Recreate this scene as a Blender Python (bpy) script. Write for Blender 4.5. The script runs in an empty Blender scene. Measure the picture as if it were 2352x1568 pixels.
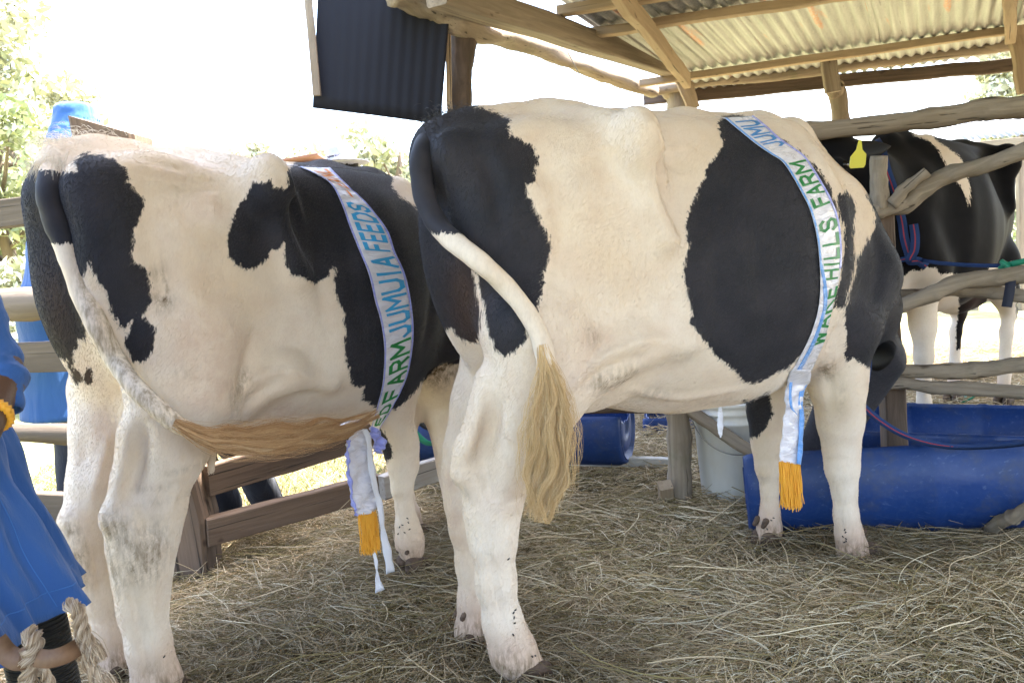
import bpy, math, random
import numpy as np
from mathutils import Vector, Matrix
from mathutils.bvhtree import BVHTree
rng = np.random.default_rng(7)
random.seed(7)
S = bpy.context.scene
COL = S.collection

# ------------------------------------------------------------------ camera, sky, sun, exposure
FL, EYE, PITCH, ROLL = 1900.0, 1.02, math.radians(5.0), math.radians(3.6)   # focal length in units of a 2352 px wide picture
cF = np.array([0, math.cos(PITCH), -math.sin(PITCH)])
_r0 = np.array([1.0, 0, 0]); _u0 = np.array([0, math.sin(PITCH), math.cos(PITCH)])
cR = math.cos(ROLL)*_r0 - math.sin(ROLL)*_u0
cU = math.cos(ROLL)*_u0 + math.sin(ROLL)*_r0
cO = np.array([0, 0, EYE])
cam_d = bpy.data.cameras.new('camera'); cam = bpy.data.objects.new('camera', cam_d); COL.objects.link(cam)
M = Matrix.Identity(4)
for i in range(3):
    M[i][0] = cR[i]; M[i][1] = cU[i]; M[i][2] = -cF[i]; M[i][3] = cO[i]
cam.matrix_world = M
cam_d.sensor_width = 36; cam_d.lens = 36*FL/2352; cam_d.clip_end = 2000; cam_d.clip_start = 0.02
cam_d.dof.use_dof = True; cam_d.dof.focus_distance = 2.3; cam_d.dof.aperture_fstop = 11
S.camera = cam

SUN_EL, SUN_AZ = math.radians(65), math.radians(62)      # azimuth from +Y towards +X: high, ahead and right
w = bpy.data.worlds.new('World'); S.world = w; w.use_nodes = True
nt = w.node_tree; nt.nodes.clear()
sky = nt.nodes.new('ShaderNodeTexSky'); sky.sky_type = 'NISHITA'; sky.sun_disc = False
sky.sun_elevation = SUN_EL; sky.sun_rotation = SUN_AZ
sky.air_density = 1.0; sky.dust_density = 4.0; sky.ozone_density = 1.0
bg = nt.nodes.new('ShaderNodeBackground'); bg.inputs[1].default_value = 0.15
out = nt.nodes.new('ShaderNodeOutputWorld')
nt.links.new(sky.outputs[0], bg.inputs[0]); nt.links.new(bg.outputs[0], out.inputs[0])
sd_ = bpy.data.lights.new('sun', 'SUN'); sd_.energy = 4.0; sd_.angle = math.radians(0.5); sd_.color = (1, 0.95, 0.87)
sun = bpy.data.objects.new('sun', sd_); COL.objects.link(sun)
_sv = Vector((math.sin(SUN_AZ)*math.cos(SUN_EL), math.cos(SUN_AZ)*math.cos(SUN_EL), math.sin(SUN_EL)))
sun.rotation_euler = _sv.to_track_quat('Z', 'Y').to_euler()
S.view_settings.view_transform = 'Standard'; S.view_settings.look = 'None'
S.view_settings.exposure = 3.45; S.view_settings.gamma = 1
S.cycles.max_bounces = 8; S.cycles.diffuse_bounces = 4; S.cycles.transparent_max_bounces = 8
S.cycles.use_denoising = True

# ------------------------------------------------------------------ helpers
def ray(x, y): return cF + cR*((x-1176)/FL) - cU*((y-784)/FL)
def G(x, y, z=0.0):
    d = ray(x, y); return cO + d*((z-cO[2])/d[2])
def PY(x, y, Y):
    d = ray(x, y); return cO + d*(Y/d[1])
def proj(P):
    v = np.asarray(P, float)-cO; z = v@cF
    return np.stack([1176+FL*(v@cR)/z, 784-FL*(v@cU)/z], -1)
class Frame:
    def __init__(s, ox, oy, deg, oz=0.0):
        a = math.radians(deg); s.o = np.array([ox, oy, oz]); s.deg = deg
        s.u = np.array([math.cos(a), math.sin(a), 0]); s.v = np.array([-math.sin(a), math.cos(a), 0])
        s.M = np.stack([s.u, s.v, [0, 0, 1.0]])
    def P(s, x, y, v):
        d = ray(x, y); o = cO - s.o; t = (v-o@s.v)/(d@s.v); q = o+t*d
        return np.array([q@s.u, v, q[2]]), float(t)
    def J(s, x, y, v, r):
        p, t = s.P(x, y, v); return (p[0], p[1], p[2], r*t/FL)
    def W(s, p): return s.o + np.asarray(p, float)@s.M
    def L(s, p): return (np.asarray(p, float)-s.o)@s.M.T

def tag(o, label=None, cat=None, group=None, kind=None):
    if label: o['label'] = label
    if cat: o['category'] = cat
    if group: o['group'] = group
    if kind: o['kind'] = kind
    return o
def empty(name, loc, label, cat, group=None, rz=0):
    o = bpy.data.objects.new(name, None); COL.objects.link(o); o.location = [float(q) for q in loc]; o.rotation_euler = (0, 0, rz)
    o.empty_display_size = .1
    return tag(o, label, cat, group)
def mkmesh(name, verts, faces, mat=None, parent=None, smooth=True, world=True):
    """verts in world coordinates (or the parent's, when world is False)"""
    me = bpy.data.meshes.new(name)
    V = np.asarray(verts, np.float32)
    if isinstance(faces, np.ndarray) and faces.ndim == 2:
        n = faces.shape[1]; me.vertices.add(len(V)); me.vertices.foreach_set('co', V.ravel())
        me.loops.add(faces.size); me.loops.foreach_set('vertex_index', faces.astype(np.int32).ravel())
        me.polygons.add(len(faces)); me.polygons.foreach_set('loop_start', np.arange(0, faces.size, n, dtype=np.int32))
        me.polygons.foreach_set('loop_total', np.full(len(faces), n, np.int32)); me.update(calc_edges=True)
    else:
        me.from_pydata([tuple(map(float, v)) for v in V], [], [tuple(int(i) for i in f) for f in faces]); me.update()
    if smooth: me.polygons.foreach_set('use_smooth', np.ones(len(me.polygons), bool))
    me.validate()
    o = bpy.data.objects.new(name, me); COL.objects.link(o)
    if mat: me.materials.append(mat)
    if parent:
        if world:
            Mi = parent_world(parent).inverted(); me.transform(Mi)
        o.parent = parent
    return o
def parent_world(p):
    m = p.matrix_basis.copy()
    while p.parent: p = p.parent; m = p.matrix_basis @ m
    return m
def rebase(o, loc):
    """give a top-level mesh its origin at loc"""
    o.data.transform(Matrix.Translation(-Vector([float(q) for q in loc]))); o.location = [float(q) for q in loc]; return o

class MB:
    """collects boxes, bars and tubes into one mesh"""
    def __init__(s): s.v = []; s.f = []
    def add(s, v, f):
        b = len(s.v); s.v += [tuple(map(float, q)) for q in v]; s.f += [tuple(i+b for i in g) for g in f]
    def tube(s, pts, rad, n=12, cap=True, wob=0.0, seed=0, sq=1.0, flat=None):
        pts = np.asarray(pts, float); m = len(pts)
        rad = np.full(m, rad, float) if np.isscalar(rad) else np.asarray(rad, float)
        r_ = np.random.default_rng(seed); T = np.gradient(pts, axis=0); T /= np.linalg.norm(T, axis=1)[:, None]+1e-12
        up = np.array([0, 0, 1.0]) if abs(T[0][2]) < .9 else np.array([0, 1.0, 0])
        N = np.cross(T[0], up); N /= np.linalg.norm(N); V = []; ph = r_.random(4)*6.28
        for i in range(m):
            N = N - T[i]*(N@T[i]); N /= np.linalg.norm(N); B = np.cross(T[i], N)
            for k in range(n):
                a = 2*math.pi*k/n
                rr = rad[i]*(1+wob*(math.sin(3*a+ph[0]+i*.35)*.5+math.sin(2*a+ph[1]+i*.8)*.5+math.sin(5*a+i*1.7+ph[2])*.25))
                if flat: ca, sa = math.cos(a)*flat[0], math.sin(a)*flat[1]
                else: ca, sa = math.cos(a), math.sin(a)
                V.append(pts[i]+(N*ca+B*sa)*rr)
        F = [(i*n+k, i*n+(k+1) % n, (i+1)*n+(k+1) % n, (i+1)*n+k) for i in range(m-1) for k in range(n)]
        if cap: F += [tuple(range(n))[::-1], tuple((m-1)*n+k for k in range(n))]
        s.add(V, F)
    def bar(s, a, b, w, h, up=(0, 0, 1), bev=.08, seg=1, wob=0.0, seed=0, w2=None, h2=None):
        """rectangular timber from a to b, with chamfered edges"""
        a = np.asarray(a, float); b = np.asarray(b, float); T = b-a; L = np.linalg.norm(T); T /= L
        up = np.asarray(up, float); R = np.cross(T, up); R /= np.linalg.norm(R); U = np.cross(R, T)
        r_ = np.random.default_rng(seed); n = max(seg, 1); V = []
        c = min(w, h)*bev
        for i in range(n+1):
            t = i/n; P = a+T*L*t + (R*r_.normal()*wob + U*r_.normal()*wob if 0 < i < n else 0)
            ww = (w+(w2-w)*t if w2 else w)/2*(1+r_.normal()*wob*2); hh = (h+(h2-h)*t if h2 else h)/2*(1+r_.normal()*wob*2)
            for x, y in ((-ww+c, -hh), (ww-c, -hh), (ww, -hh+c), (ww, hh-c), (ww-c, hh), (-ww+c, hh), (-ww, hh-c), (-ww, -hh+c)):
                V.append(P+R*x+U*y)
        F = [(i*8+k, i*8+(k+1) % 8, (i+1)*8+(k+1) % 8, (i+1)*8+k) for i in range(n) for k in range(8)]
        F += [tuple(range(8))[::-1], tuple(n*8+k for k in range(8))]
        s.add(V, F)
    def build(s, name, mat, parent=None, smooth=True, world=True): return mkmesh(name, s.v, s.f, mat, parent, smooth, world)

def resample(pts, n):
    """Catmull-Rom through pts, n samples"""
    P = np.asarray(pts, float); P = np.vstack([2*P[0]-P[1], P, 2*P[-1]-P[-2]]); m = len(P)-3; out_ = []
    for t in np.linspace(0, m-1e-9, n):
        i = int(t); f = t-i; a, b, c, d = P[i], P[i+1], P[i+2], P[i+3]
        out_.append(.5*((2*b)+(-a+c)*f+(2*a-5*b+4*c-d)*f*f+(-a+3*b-3*c+d)*f**3))
    return np.array(out_)

# ------------------------------------------------------------------ implicit modelling: smooth blends of rounded cones and ellipsoids
def smin(a, b, k):
    h = np.clip(.5+.5*(b-a)/k, 0, 1); return b*(1-h)+a*h-k*h*(1-h)
class Field:
    def __init__(s, lo, hi, h):
        s.lo = np.array(lo, np.float32); s.h = h
        s.n = np.ceil((np.array(hi)-s.lo)/h).astype(int)+1
        s.ax = [s.lo[i]+h*np.arange(s.n[i], dtype=np.float32) for i in range(3)]
        s.f = np.full(tuple(s.n), .3, np.float32)
    def reg(s, lo, hi):
        a = np.clip(np.floor((np.array(lo)-s.lo)/s.h).astype(int), 0, s.n-1); b = np.clip(np.ceil((np.array(hi)-s.lo)/s.h).astype(int)+1, 1, s.n)
        if (b <= a).any(): return None, None
        sl = tuple(slice(a[i], b[i]) for i in range(3))
        return sl, np.meshgrid(*[s.ax[i][sl[i]] for i in range(3)], indexing='ij', sparse=True)
    def cone(s, p, q, k=.04, ys=1.0, sub=False):
        """rounded cone between (x,y,z,r) and (x,y,z,r); ys flattens it across y"""
        p = np.array(p, float); q = np.array(q, float); R = max(p[3], q[3])+k*1.5+.02
        sl, g = s.reg(np.minimum(p[:3], q[:3])-R, np.maximum(p[:3], q[:3])+R)
        if sl is None: return
        X, Y, Z = g; Yc = p[1]; yy = (Y-Yc)/ys; d = q[:3]-p[:3]; d = d.copy(); d[1] /= ys
        L2 = d@d+1e-9; t = np.clip(((X-p[0])*d[0]+yy*d[1]+(Z-p[2])*d[2])/L2, 0, 1)
        dd = np.sqrt((X-p[0]-t*d[0])**2+(yy-t*d[1])**2+(Z-p[2]-t*d[2])**2)-(p[3]+(q[3]-p[3])*t)
        if sub: s.f[sl] = -smin(-s.f[sl], dd, k)
        else: s.f[sl] = smin(s.f[sl], dd, k)
    def chain(s, js, k=.03, ys=1.0):
        for a, b in zip(js[:-1], js[1:]): s.cone(a, b, k, ys)
    def ell(s, c_, r, k=.05, rot=None, sub=False):
        c_ = np.array(c_, float); r = np.array(r, float); R = r.max()+k*1.5+.03
        sl, g = s.reg(c_-R, c_+R)
        if sl is None: return
        X, Y, Z = g; X, Y, Z = X-c_[0], Y-c_[1], Z-c_[2]
        if rot is not None:
            m = np.array(rot)            # rows: ellipsoid axes
            X, Y, Z = (m[0][0]*X+m[0][1]*Y+m[0][2]*Z, m[1][0]*X+m[1][1]*Y+m[1][2]*Z, m[2][0]*X+m[2][1]*Y+m[2][2]*Z)
        k0 = np.sqrt((X/r[0])**2+(Y/r[1])**2+(Z/r[2])**2); k1 = np.sqrt((X/r[0]**2)**2+(Y/r[1]**2)**2+(Z/r[2]**2)**2)+1e-6
        dd = k0*(k0-1)/k1
        if sub: s.f[sl] = -smin(-s.f[sl], dd, k)
        else: s.f[sl] = smin(s.f[sl], dd, k)
    def surface(s):
        """surface nets -> vertices (grid frame), quads"""
        f = s.f; n = f.shape; inside = f < 0; nc = (n[0]-1, n[1]-1, n[2]-1)
        acc = np.zeros(nc+(3,), np.float32); cnt = np.zeros(nc, np.float32); quads = []
        offs = []
        for ax in range(3):
            A = [slice(None)]*3; B = [slice(None)]*3; A[ax] = slice(0, -1); B[ax] = slice(1, None)
            fa, fb = f[tuple(A)], f[tuple(B)]; ia, ib = inside[tuple(A)], inside[tuple(B)]
            E = np.argwhere(ia != ib)
            if not len(E): continue
            va = fa[tuple(E.T)]; vb = fb[tuple(E.T)]; t = va/(va-vb); P = E.astype(np.float32); P[:, ax] += t
            o1, o2 = [(1, 2), (2, 0), (0, 1)][ax]; ok = np.ones(len(E), bool); cells = []
            for d1, d2 in ((-1, -1), (0, -1), (0, 0), (-1, 0)):
                C = E.copy(); C[:, o1] += d1; C[:, o2] += d2
                good = (C >= 0).all(1) & (C < np.array(nc)).all(1); ok &= good
                Cg = C[good]; idx = tuple(Cg.T); np.add.at(acc, idx, P[good]); np.add.at(cnt, idx, 1); cells.append(C)
            q = np.stack([np.ravel_multi_index(tuple(np.clip(C, 0, np.array(nc)-1).T), nc) for C in cells], 1)[ok]
            fl = ia[tuple(E.T)][ok]; q[~fl] = q[~fl][:, ::-1]; quads.append(q)
        q = np.concatenate(quads); ids = np.unique(q); V = acc.reshape(-1, 3)[ids]/cnt.reshape(-1)[ids][:, None]
        q = np.searchsorted(ids, q)
        return V*s.h+s.lo, q
def relax(V, Q, it=2, lam=.5):
    E = np.concatenate([Q[:, [0, 1]], Q[:, [1, 2]], Q[:, [2, 3]], Q[:, [3, 0]]]); V = V.astype(np.float64)
    deg = np.bincount(E.ravel(), minlength=len(V))[:, None]
    for _ in range(it):
        for l in (lam, -lam*.95):
            A = np.zeros_like(V)
            for k in range(3): A[:, k] = np.bincount(E[:, 0], V[E[:, 1], k], len(V))+np.bincount(E[:, 1], V[E[:, 0], k], len(V))
            V = V+l*(A/np.maximum(deg, 1)-V)
    return V
def vnoise(P, scale, seed=0, octv=1):
    """smooth value noise at points"""
    r_ = np.random.default_rng(seed); T = r_.random((32, 32, 32)).astype(np.float32)*2-1; out_ = 0; amp = 1
    P = np.asarray(P, float)
    for o in range(octv):
        Q = P*scale*(2**o)+seed*1.37; I = np.floor(Q).astype(int); F = Q-I; F = F*F*(3-2*F); v = 0
        for dx in (0, 1):
            for dy in (0, 1):
                for dz in (0, 1):
                    wgt = (F[..., 0] if dx else 1-F[..., 0])*(F[..., 1] if dy else 1-F[..., 1])*(F[..., 2] if dz else 1-F[..., 2])
                    v = v+wgt*T[(I[..., 0]+dx) % 32, (I[..., 1]+dy) % 32, (I[..., 2]+dz) % 32]
        out_ = out_+v*amp; amp *= .5
    return out_
FUR, HAYK = True, 1.0
# ------------------------------------------------------------------ materials
def mat(name, base=(.5, .5, .5), rough=.6, spec=.5, **kw):
    m = bpy.data.materials.new(name); m.use_nodes = True; b = m.node_tree.nodes['Principled BSDF']
    b.inputs['Base Color'].default_value = (*base, 1); b.inputs['Roughness'].default_value = rough
    b.inputs['Specular IOR Level'].default_value = spec
    for k, v in kw.items(): b.inputs[k.replace('_', ' ')].default_value = v
    return m
class NB:
    """small node-building helper"""
    def __init__(s, m): s.t = m.node_tree; s.n = s.t.nodes; s.l = s.t.links; s.b = s.n['Principled BSDF']
    def new(s, ty, **kw):
        n = s.n.new(ty)
        for k, v in kw.items(): setattr(n, k, v)
        return n
    def put(s, sock, v):
        if isinstance(v, bpy.types.NodeSocket): s.l.new(v, sock)
        elif v is not None:
            try: sock.default_value = v
            except Exception: sock.default_value = (*v, 1)
    def noise(s, vec, scale, detail=3, rough=.5, dist=0):
        n = s.new('ShaderNodeTexNoise'); s.put(n.inputs['Vector'], vec); n.inputs['Scale'].default_value = scale
        n.inputs['Detail'].default_value = detail; n.inputs['Roughness'].default_value = rough; n.inputs['Distortion'].default_value = dist
        return n.outputs['Fac']
    def math(s, op, a, b=None, clamp=False):
        n = s.new('ShaderNodeMath', operation=op, use_clamp=clamp); s.put(n.inputs[0], a)
        if b is not None: s.put(n.inputs[1], b)
        return n.outputs[0]
    def mix(s, f, a, b, bt='MIX'):
        n = s.new('ShaderNodeMix', data_type='RGBA', blend_type=bt); s.put(n.inputs['Factor'], f)
        s.put(n.inputs[6], a if isinstance(a, bpy.types.NodeSocket) else (*a, 1)); s.put(n.inputs[7], b if isinstance(b, bpy.types.NodeSocket) else (*b, 1))
        return n.outputs[2]
    def ramp(s, f, stops):
        n = s.new('ShaderNodeValToRGB'); s.put(n.inputs[0], f); e = n.color_ramp.elements
        while len(e) < len(stops): e.new(.5)
        for q, (p, c) in zip(e, stops): q.position = p; q.color = (*c, 1) if len(c) == 3 else c
        return n.outputs[0]
    def step(s, f, a, b):
        n = s.new('ShaderNodeMapRange'); s.put(n.inputs[0], f); n.inputs[1].default_value = a; n.inputs[2].default_value = b; n.clamp = True
        return n.outputs[0]
    def map(s, vec, scale=(1, 1, 1), rot=(0, 0, 0)):
        n = s.new('ShaderNodeMapping'); s.put(n.inputs['Vector'], vec); n.inputs['Scale'].default_value = scale; n.inputs['Rotation'].default_value = rot
        return n.outputs[0]
    def obj(s): return s.new('ShaderNodeTexCoord').outputs['Object']
    def attr(s, name, what='Fac'): return s.new('ShaderNodeAttribute', attribute_name=name).outputs[what]
    def bump(s, h, strength=.3, dist=.01, normal=None):
        n = s.new('ShaderNodeBump'); s.put(n.inputs['Height'], h); n.inputs['Strength'].default_value = strength; n.inputs['Distance'].default_value = dist
        if normal: s.put(n.inputs['Normal'], normal)
        return n.outputs[0]
    def base(s, c): s.put(s.b.inputs['Base Color'], c)
    def rough(s, c): s.put(s.b.inputs['Roughness'], c)
    def normal(s, c): s.put(s.b.inputs['Normal'], c)

def coat_material(name, white=(.75, .655, .55), black=(.020, .020, .025), hair=False):
    m = mat(name, rough=.7, spec=.3 if hair else .18); B = NB(m)
    P = B.attr('rp', 'Vector')
    sd = B.attr('sd'); dirt = B.attr('dirt'); hgt = B.attr('hgt')
    n1 = B.noise(B.map(P, (120, 120, 34)), 1, 3, .7); n2 = B.noise(P, 26, 3, .6)
    edge = B.math('ADD', B.math('MULTIPLY', B.math('SUBTRACT', n1, .5), .040), B.math('MULTIPLY', B.math('SUBTRACT', n2, .5), .014))
    f = B.step(B.math('ADD', sd, edge), -.0018, .0018)          # 1 = white
    big = B.noise(P, 3.2, 3, .55); mid = B.noise(P, 11, 4, .6); fine = B.noise(B.map(P, (1, 1, .35)), 260, 2, .6)
    wh = B.mix(B.step(big, .35, .7), white, (white[0]*.95, white[1]*.89, white[2]*.80))
    wh = B.mix(B.math('MULTIPLY', B.step(mid, .45, .75), .42), wh, (.60, .45, .34))
    wh = B.mix(B.math('MULTIPLY', B.step(fine, .45, .75), .22), wh, (.50, .39, .28))
    wh = B.mix(B.math('MULTIPLY', hgt, .55), wh, (.42, .25, .17))
    pk = B.math('MULTIPLY', B.attr('brn'), B.step(B.noise(P, 17, 4, .7), .3, .7), True); wh = B.mix(B.math('MULTIPLY', pk, .75), wh, (.52, .33, .25))
    dn = B.noise(B.map(P, (75, 75, 20)), 1, 5, .75)
    dd = B.math('MULTIPLY', dirt, B.step(dn, .40, .62), True)
    wh = B.mix(dd, wh, (.155, .105, .055))
    bl = B.mix(B.step(mid, .35, .8), black, (black[0]*1.9, black[1]*1.7, black[2]*1.6))
    bl = B.mix(B.math('MULTIPLY', B.attr('brn'), .9, True), bl, (.055, .028, .018))
    col = B.mix(f, bl, wh); B.base(col)
    B.rough(B.math('ADD', .52 if hair else .68, B.math('MULTIPLY', f, .2)))
    B.b.inputs['Sheen Weight'].default_value = .10 if hair else .04; B.b.inputs['Sheen Roughness'].default_value = .5
    if not hair:
        h = B.math('ADD', B.math('MULTIPLY', fine, .5), B.math('MULTIPLY', mid, 2.2))
        B.normal(B.bump(h, .15, .003))
    return m
M_coat = coat_material('cow_coat')
M_fur = coat_material('cow_fur', hair=True); M_coat_dark = coat_material('cow_coat_glossless', black=(.006, .006, .007)); M_coat_dark.node_tree.nodes['Principled BSDF'].inputs['Specular IOR Level'].default_value = .04
M_hoof = mat('hoof_horn', (.07, .055, .045), .75, .2); _B = NB(M_hoof); _B.base(_B.ramp(_B.noise(_B.map(_B.obj(), (30, 30, 90)), 1, 4), [(.3, (.045, .028, .018)), (.7, (.15, .10, .07))]))
def hair_material(name, stops):
    m = mat(name, rough=.5, spec=.4); B = NB(m); B.base(B.ramp(B.attr('t'), stops)); return m

# ------------------------------------------------------------------ strands as curves
def strands(name, pts, rad, m, parent=None, attrs=None):
    """pts (n,k,3) world; rad (k,) or (n,k); attrs: name -> (n,) or (n,3) per strand"""
    pts = np.asarray(pts, np.float32); n, k = pts.shape[:2]
    if parent:
        Mi = np.array(parent_world(parent).inverted()); pts = pts@Mi[:3, :3].T.astype(np.float32)+Mi[:3, 3].astype(np.float32)
    c = bpy.data.hair_curves.new(name); c.add_curves([k]*n)
    c.attributes['position'].data.foreach_set('vector', pts.ravel())
    r = np.broadcast_to(np.asarray(rad, np.float32), (n, k)).ravel().copy()
    a = c.attributes.get('radius') or c.attributes.new('radius', 'FLOAT', 'POINT'); a.data.foreach_set('value', r)
    for nm, v in (attrs or {}).items():
        v = np.asarray(v, np.float32)
        if v.ndim == 1: a = c.attributes.new(nm, 'FLOAT', 'CURVE'); a.data.foreach_set('value', v)
        else: a = c.attributes.new(nm, 'FLOAT_VECTOR', 'CURVE'); a.data.foreach_set('vector', v.ravel())
    o = bpy.data.objects.new(name, c); COL.objects.link(o); c.materials.append(m)
    if parent: o.parent = parent
    return o

# ------------------------------------------------------------------ cows
def poly_sd(P, poly):
    """signed distance of 2-D points to a closed polygon (negative inside)"""
    P = P.astype(np.float32); best = np.full(len(P), 1e9, np.float32); ins = np.zeros(len(P), bool)
    for i in range(len(poly)):
        a = poly[i]; b = poly[(i+1) % len(poly)]; e = b-a; w_ = P-a
        t = np.clip((w_@e)/(e@e+1e-12), 0, 1); q = w_-t[:, None]*e; best = np.minimum(best, (q*q).sum(1))
        c1 = (P[:, 1] >= a[1]) != (P[:, 1] >= b[1])
        with np.errstate(divide='ignore', invalid='ignore'):
            xi = a[0]+(P[:, 1]-a[1])*(b[0]-a[0])/(b[1]-a[1]+1e-12)
        ins ^= c1 & (P[:, 0] < xi)
    return np.sqrt(best)*np.where(ins, -1, 1)

def torso(F, st, vs=1.0):
    """st: rows u, top, bottom, half width, height of the widest point (0..1)"""
    st = np.array(st, float); ud = np.linspace(st[0, 0], st[-1, 0], 400)
    R = [np.interp(ud, st[:, 0], st[:, i]) for i in range(1, 5)]
    ker = np.hanning(41); ker /= ker.sum()
    R = [np.convolve(np.pad(r, 20, 'edge'), ker, 'valid') for r in R]
    X = F.ax[0]; top, bot, hw, mh = [np.interp(X, ud, r).astype(np.float32)[:, None, None] for r in R]
    Y = F.ax[1][None, :, None]; Z = F.ax[2][None, None, :]
    c = bot+(top-bot)*mh; b = np.where(Z > c, top-c, c-bot); pz = np.abs(Z-c)/b; py = np.abs(Y)/hw
    pw = 2.15
    r = (py**pw+pz**pw)**(1/pw)
    d = (r-1)*np.minimum(hw, b)*.95
    e = np.maximum(st[0, 0]-X, X-st[-1, 0])[:, None, None]
    F.f = np.minimum(F.f, smin_max(d, e, .1)).astype(np.float32)
def smin_max(a, b, k): return -smin(-a, -b, k)

def make_cow(fr, sp, label, group):
    root = empty('cow', fr.o, label, 'cow', group, math.radians(fr.deg))
    h = sp.get('h', .0095)
    F = Field((-.34, -.46, -.02), (2.05, .50, 1.52), h)
    torso(F, sp['st'])
    for s in (-1, 1):
        hu, hv, hw_ = sp['hook']
        # loin table, hook and pin bones, thurl hollow, thigh, flank hollow, scapula, elbow
        F.cone((hu-.05, s*.04, hw_+.0, .035), (hu+.0, s*(hv-.02), hw_-.035, .030), .10)
        F.cone((hu+.0, s*(hv-.002), hw_-.022, .034), (hu-.02, s*(hv+.008), hw_-.09, .034), .04)
        F.cone((hu+.0, s*(hv+.004), hw_-.07, .026), (hu+.05, s*(hv+.018), hw_-.30, .024), .07)
        F.cone((hu-.01, s*(hv-.0), hw_-.06, .02), (.02, s*.16, hw_-.13, .02), .09)
        pu, pv, pw_ = sp['pin']
        F.ell((pu, s*(pv if s < 0 else pv*sp.get('farpin', 1)), pw_), (.05, .042, .055), .085)
        if s > 0: u0_, w0_ = sp['spine'][0]; F.cone((u0_+.07, 0, w0_-.045, .045), (u0_+.0, 0, w0_-.085, .034), .07)
        F.ell((.14, s*(.135 if s < 0 else sp.get('farthigh', .105)), 1.0), (.235, .115, .36), .09, rot=((.96, 0, .28), (0, 1, 0), (-.28, 0, .96)))
        F.ell((.115, s*.275, hw_-.065), (.14, .068, .085), .08, sub=True)
        F.ell((hu+.17, s*.325, hw_-.16), (.115, .085, .115), .08, sub=True)
        F.cone((hu+.04, s*.13, hw_-.055, .05), (1.02, s*.08, sp['spine'][-3][1]-.075, .05), .06)
        F.ell((1.13, s*.165, .99), (.125, .07, .23), .10, rot=((.97, 0, -.25), (0, 1, 0), (.25, 0, .97)))
        F.ell((1.285, s*.145, .92), (.10, .08, .13), .10)
        F.cone((1.28, s*.17, .93, .09), (1.16, s*.19, .80, .085), .07)
    for a_, b_ in zip(sp['spine'][:-1], sp['spine'][1:]): F.cone((a_[0], 0, a_[1]-.022, .022), (b_[0], 0, b_[1]-.022, .022), .08)
    F.ell((1.34, 0, .74), (.14, .11, .13), .10)
    for ch in sp['legs']: F.chain(ch[1], ch[0], ch[2] if len(ch) > 2 else .85)
    for (a, b, k) in sp.get('extra', []): F.cone(a, b, k)
    for (c_, r_, k) in sp.get('sub', []): F.ell(c_, r_, k, sub=True)
    F.chain(sp['neck'], .10)
    # the head: cranium, face, muzzle, jaw
    pl = np.array(sp['poll'], float); mz = np.array(sp['muzzle'], float); hd = (mz-pl)/np.linalg.norm(mz-pl); L = .46
    side = np.cross(hd, [0, 0, 1.0]); side /= np.linalg.norm(side); dn = np.cross(side, hd); dn *= -np.sign(dn[2]) if abs(dn[2]) > .2 else 1
    def hp(a, b=0, c_=0, r=.05): q = pl+hd*a*L+side*b+dn*c_; return (q[0], q[1], q[2], r)
    F.cone(hp(0, 0, .02, .10), hp(.42, 0, .02, .085), .05); F.cone(hp(.42, 0, .02, .085), hp(.98, 0, .02, .062), .04)
    F.cone(hp(.05, 0, .09, .085), hp(.85, 0, .075, .045), .05); F.ell(hp(1.0, 0, .03)[:3], (.065, .065, .065), .04)
    for s in (-1, 1): F.ell(hp(.33, s*.075, -.03)[:3], (.04, .03, .035), .02)
    V, Q = F.surface(); V = relax(V, Q, 2)
    # small irregularities of hide and muscle
    N0 = vnoise(V, 5, 3, 2)[:, None]; Cn = V-np.array([.5, 0, 1.0])
    ctr = np.zeros_like(V); ctr[:, 1] = np.sign(V[:, 1])
    V = V+ctr*N0*.0035
    c_ = V[Q]; fn_ = np.cross(c_[:, 2]-c_[:, 0], c_[:, 3]-c_[:, 1]); vn = np.zeros_like(V)
    for k in range(4): np.add.at(vn, Q[:, k], fn_)
    vn /= np.linalg.norm(vn, axis=1)[:, None]+1e-12; lo_ = np.clip((.75-V[:, 2])/.15, .25, 1)
    V = V+vn*((vnoise(V*np.array([1, 1, .5]), 15, 11, 1)*.0024*lo_+vnoise(V*np.array([1, 1, .45]), 8, 4)*.003))[:, None]
    Wd = V@fr.M+fr.o
    # tendons, veins, wrinkles and hollows pressed into or raised from the hide along strokes
    if sp.get('sculpt'):
        b0_ = BVHTree.FromPolygons([tuple(q) for q in Wd], [tuple(map(int, q)) for q in Q]); dv = np.zeros(len(V))
        for line, wpx, amp in sp['sculpt']:
            pts = []
            ln_ = np.array(line, float); seg = np.linalg.norm(np.diff(ln_, axis=0), axis=1).sum(); pl2 = resample(np.hstack([ln_, np.zeros((len(ln_), 1))]), max(3, int(seg/8)))[:, :2]
            for x, y in pl2:
                h_ = b0_.ray_cast(Vector(cO), Vector(ray(x, y)))
                if h_[0] is not None: pts.append(np.array(h_[0]))
            if not pts: continue
            pts = np.array(pts); t_ = np.median((pts-cO)@cF)/FL; sg = wpx*t_; lo_b, hi_b = pts.min(0)-3*sg, pts.max(0)+3*sg; ii = np.where(((Wd > lo_b) & (Wd < hi_b)).all(1))[0]
            if not len(ii): continue
            d2 = np.full(len(ii), 1e9); im = np.zeros(len(ii), int)
            for k_, p_ in enumerate(pts):
                q_ = ((Wd[ii]-p_)**2).sum(1); m_ = q_ < d2; d2[m_] = q_[m_]; im[m_] = k_
            fade = np.sin(np.pi*np.clip((im+.8)/(len(pts)+.6), 0, 1))**.5
            dv[ii] += 1.5*amp*np.exp(-d2/(2*sg*sg))*fade
        V = V+vn*dv[:, None]; V = relax(V, Q, 1); Wd = V@fr.M+fr.o
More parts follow.
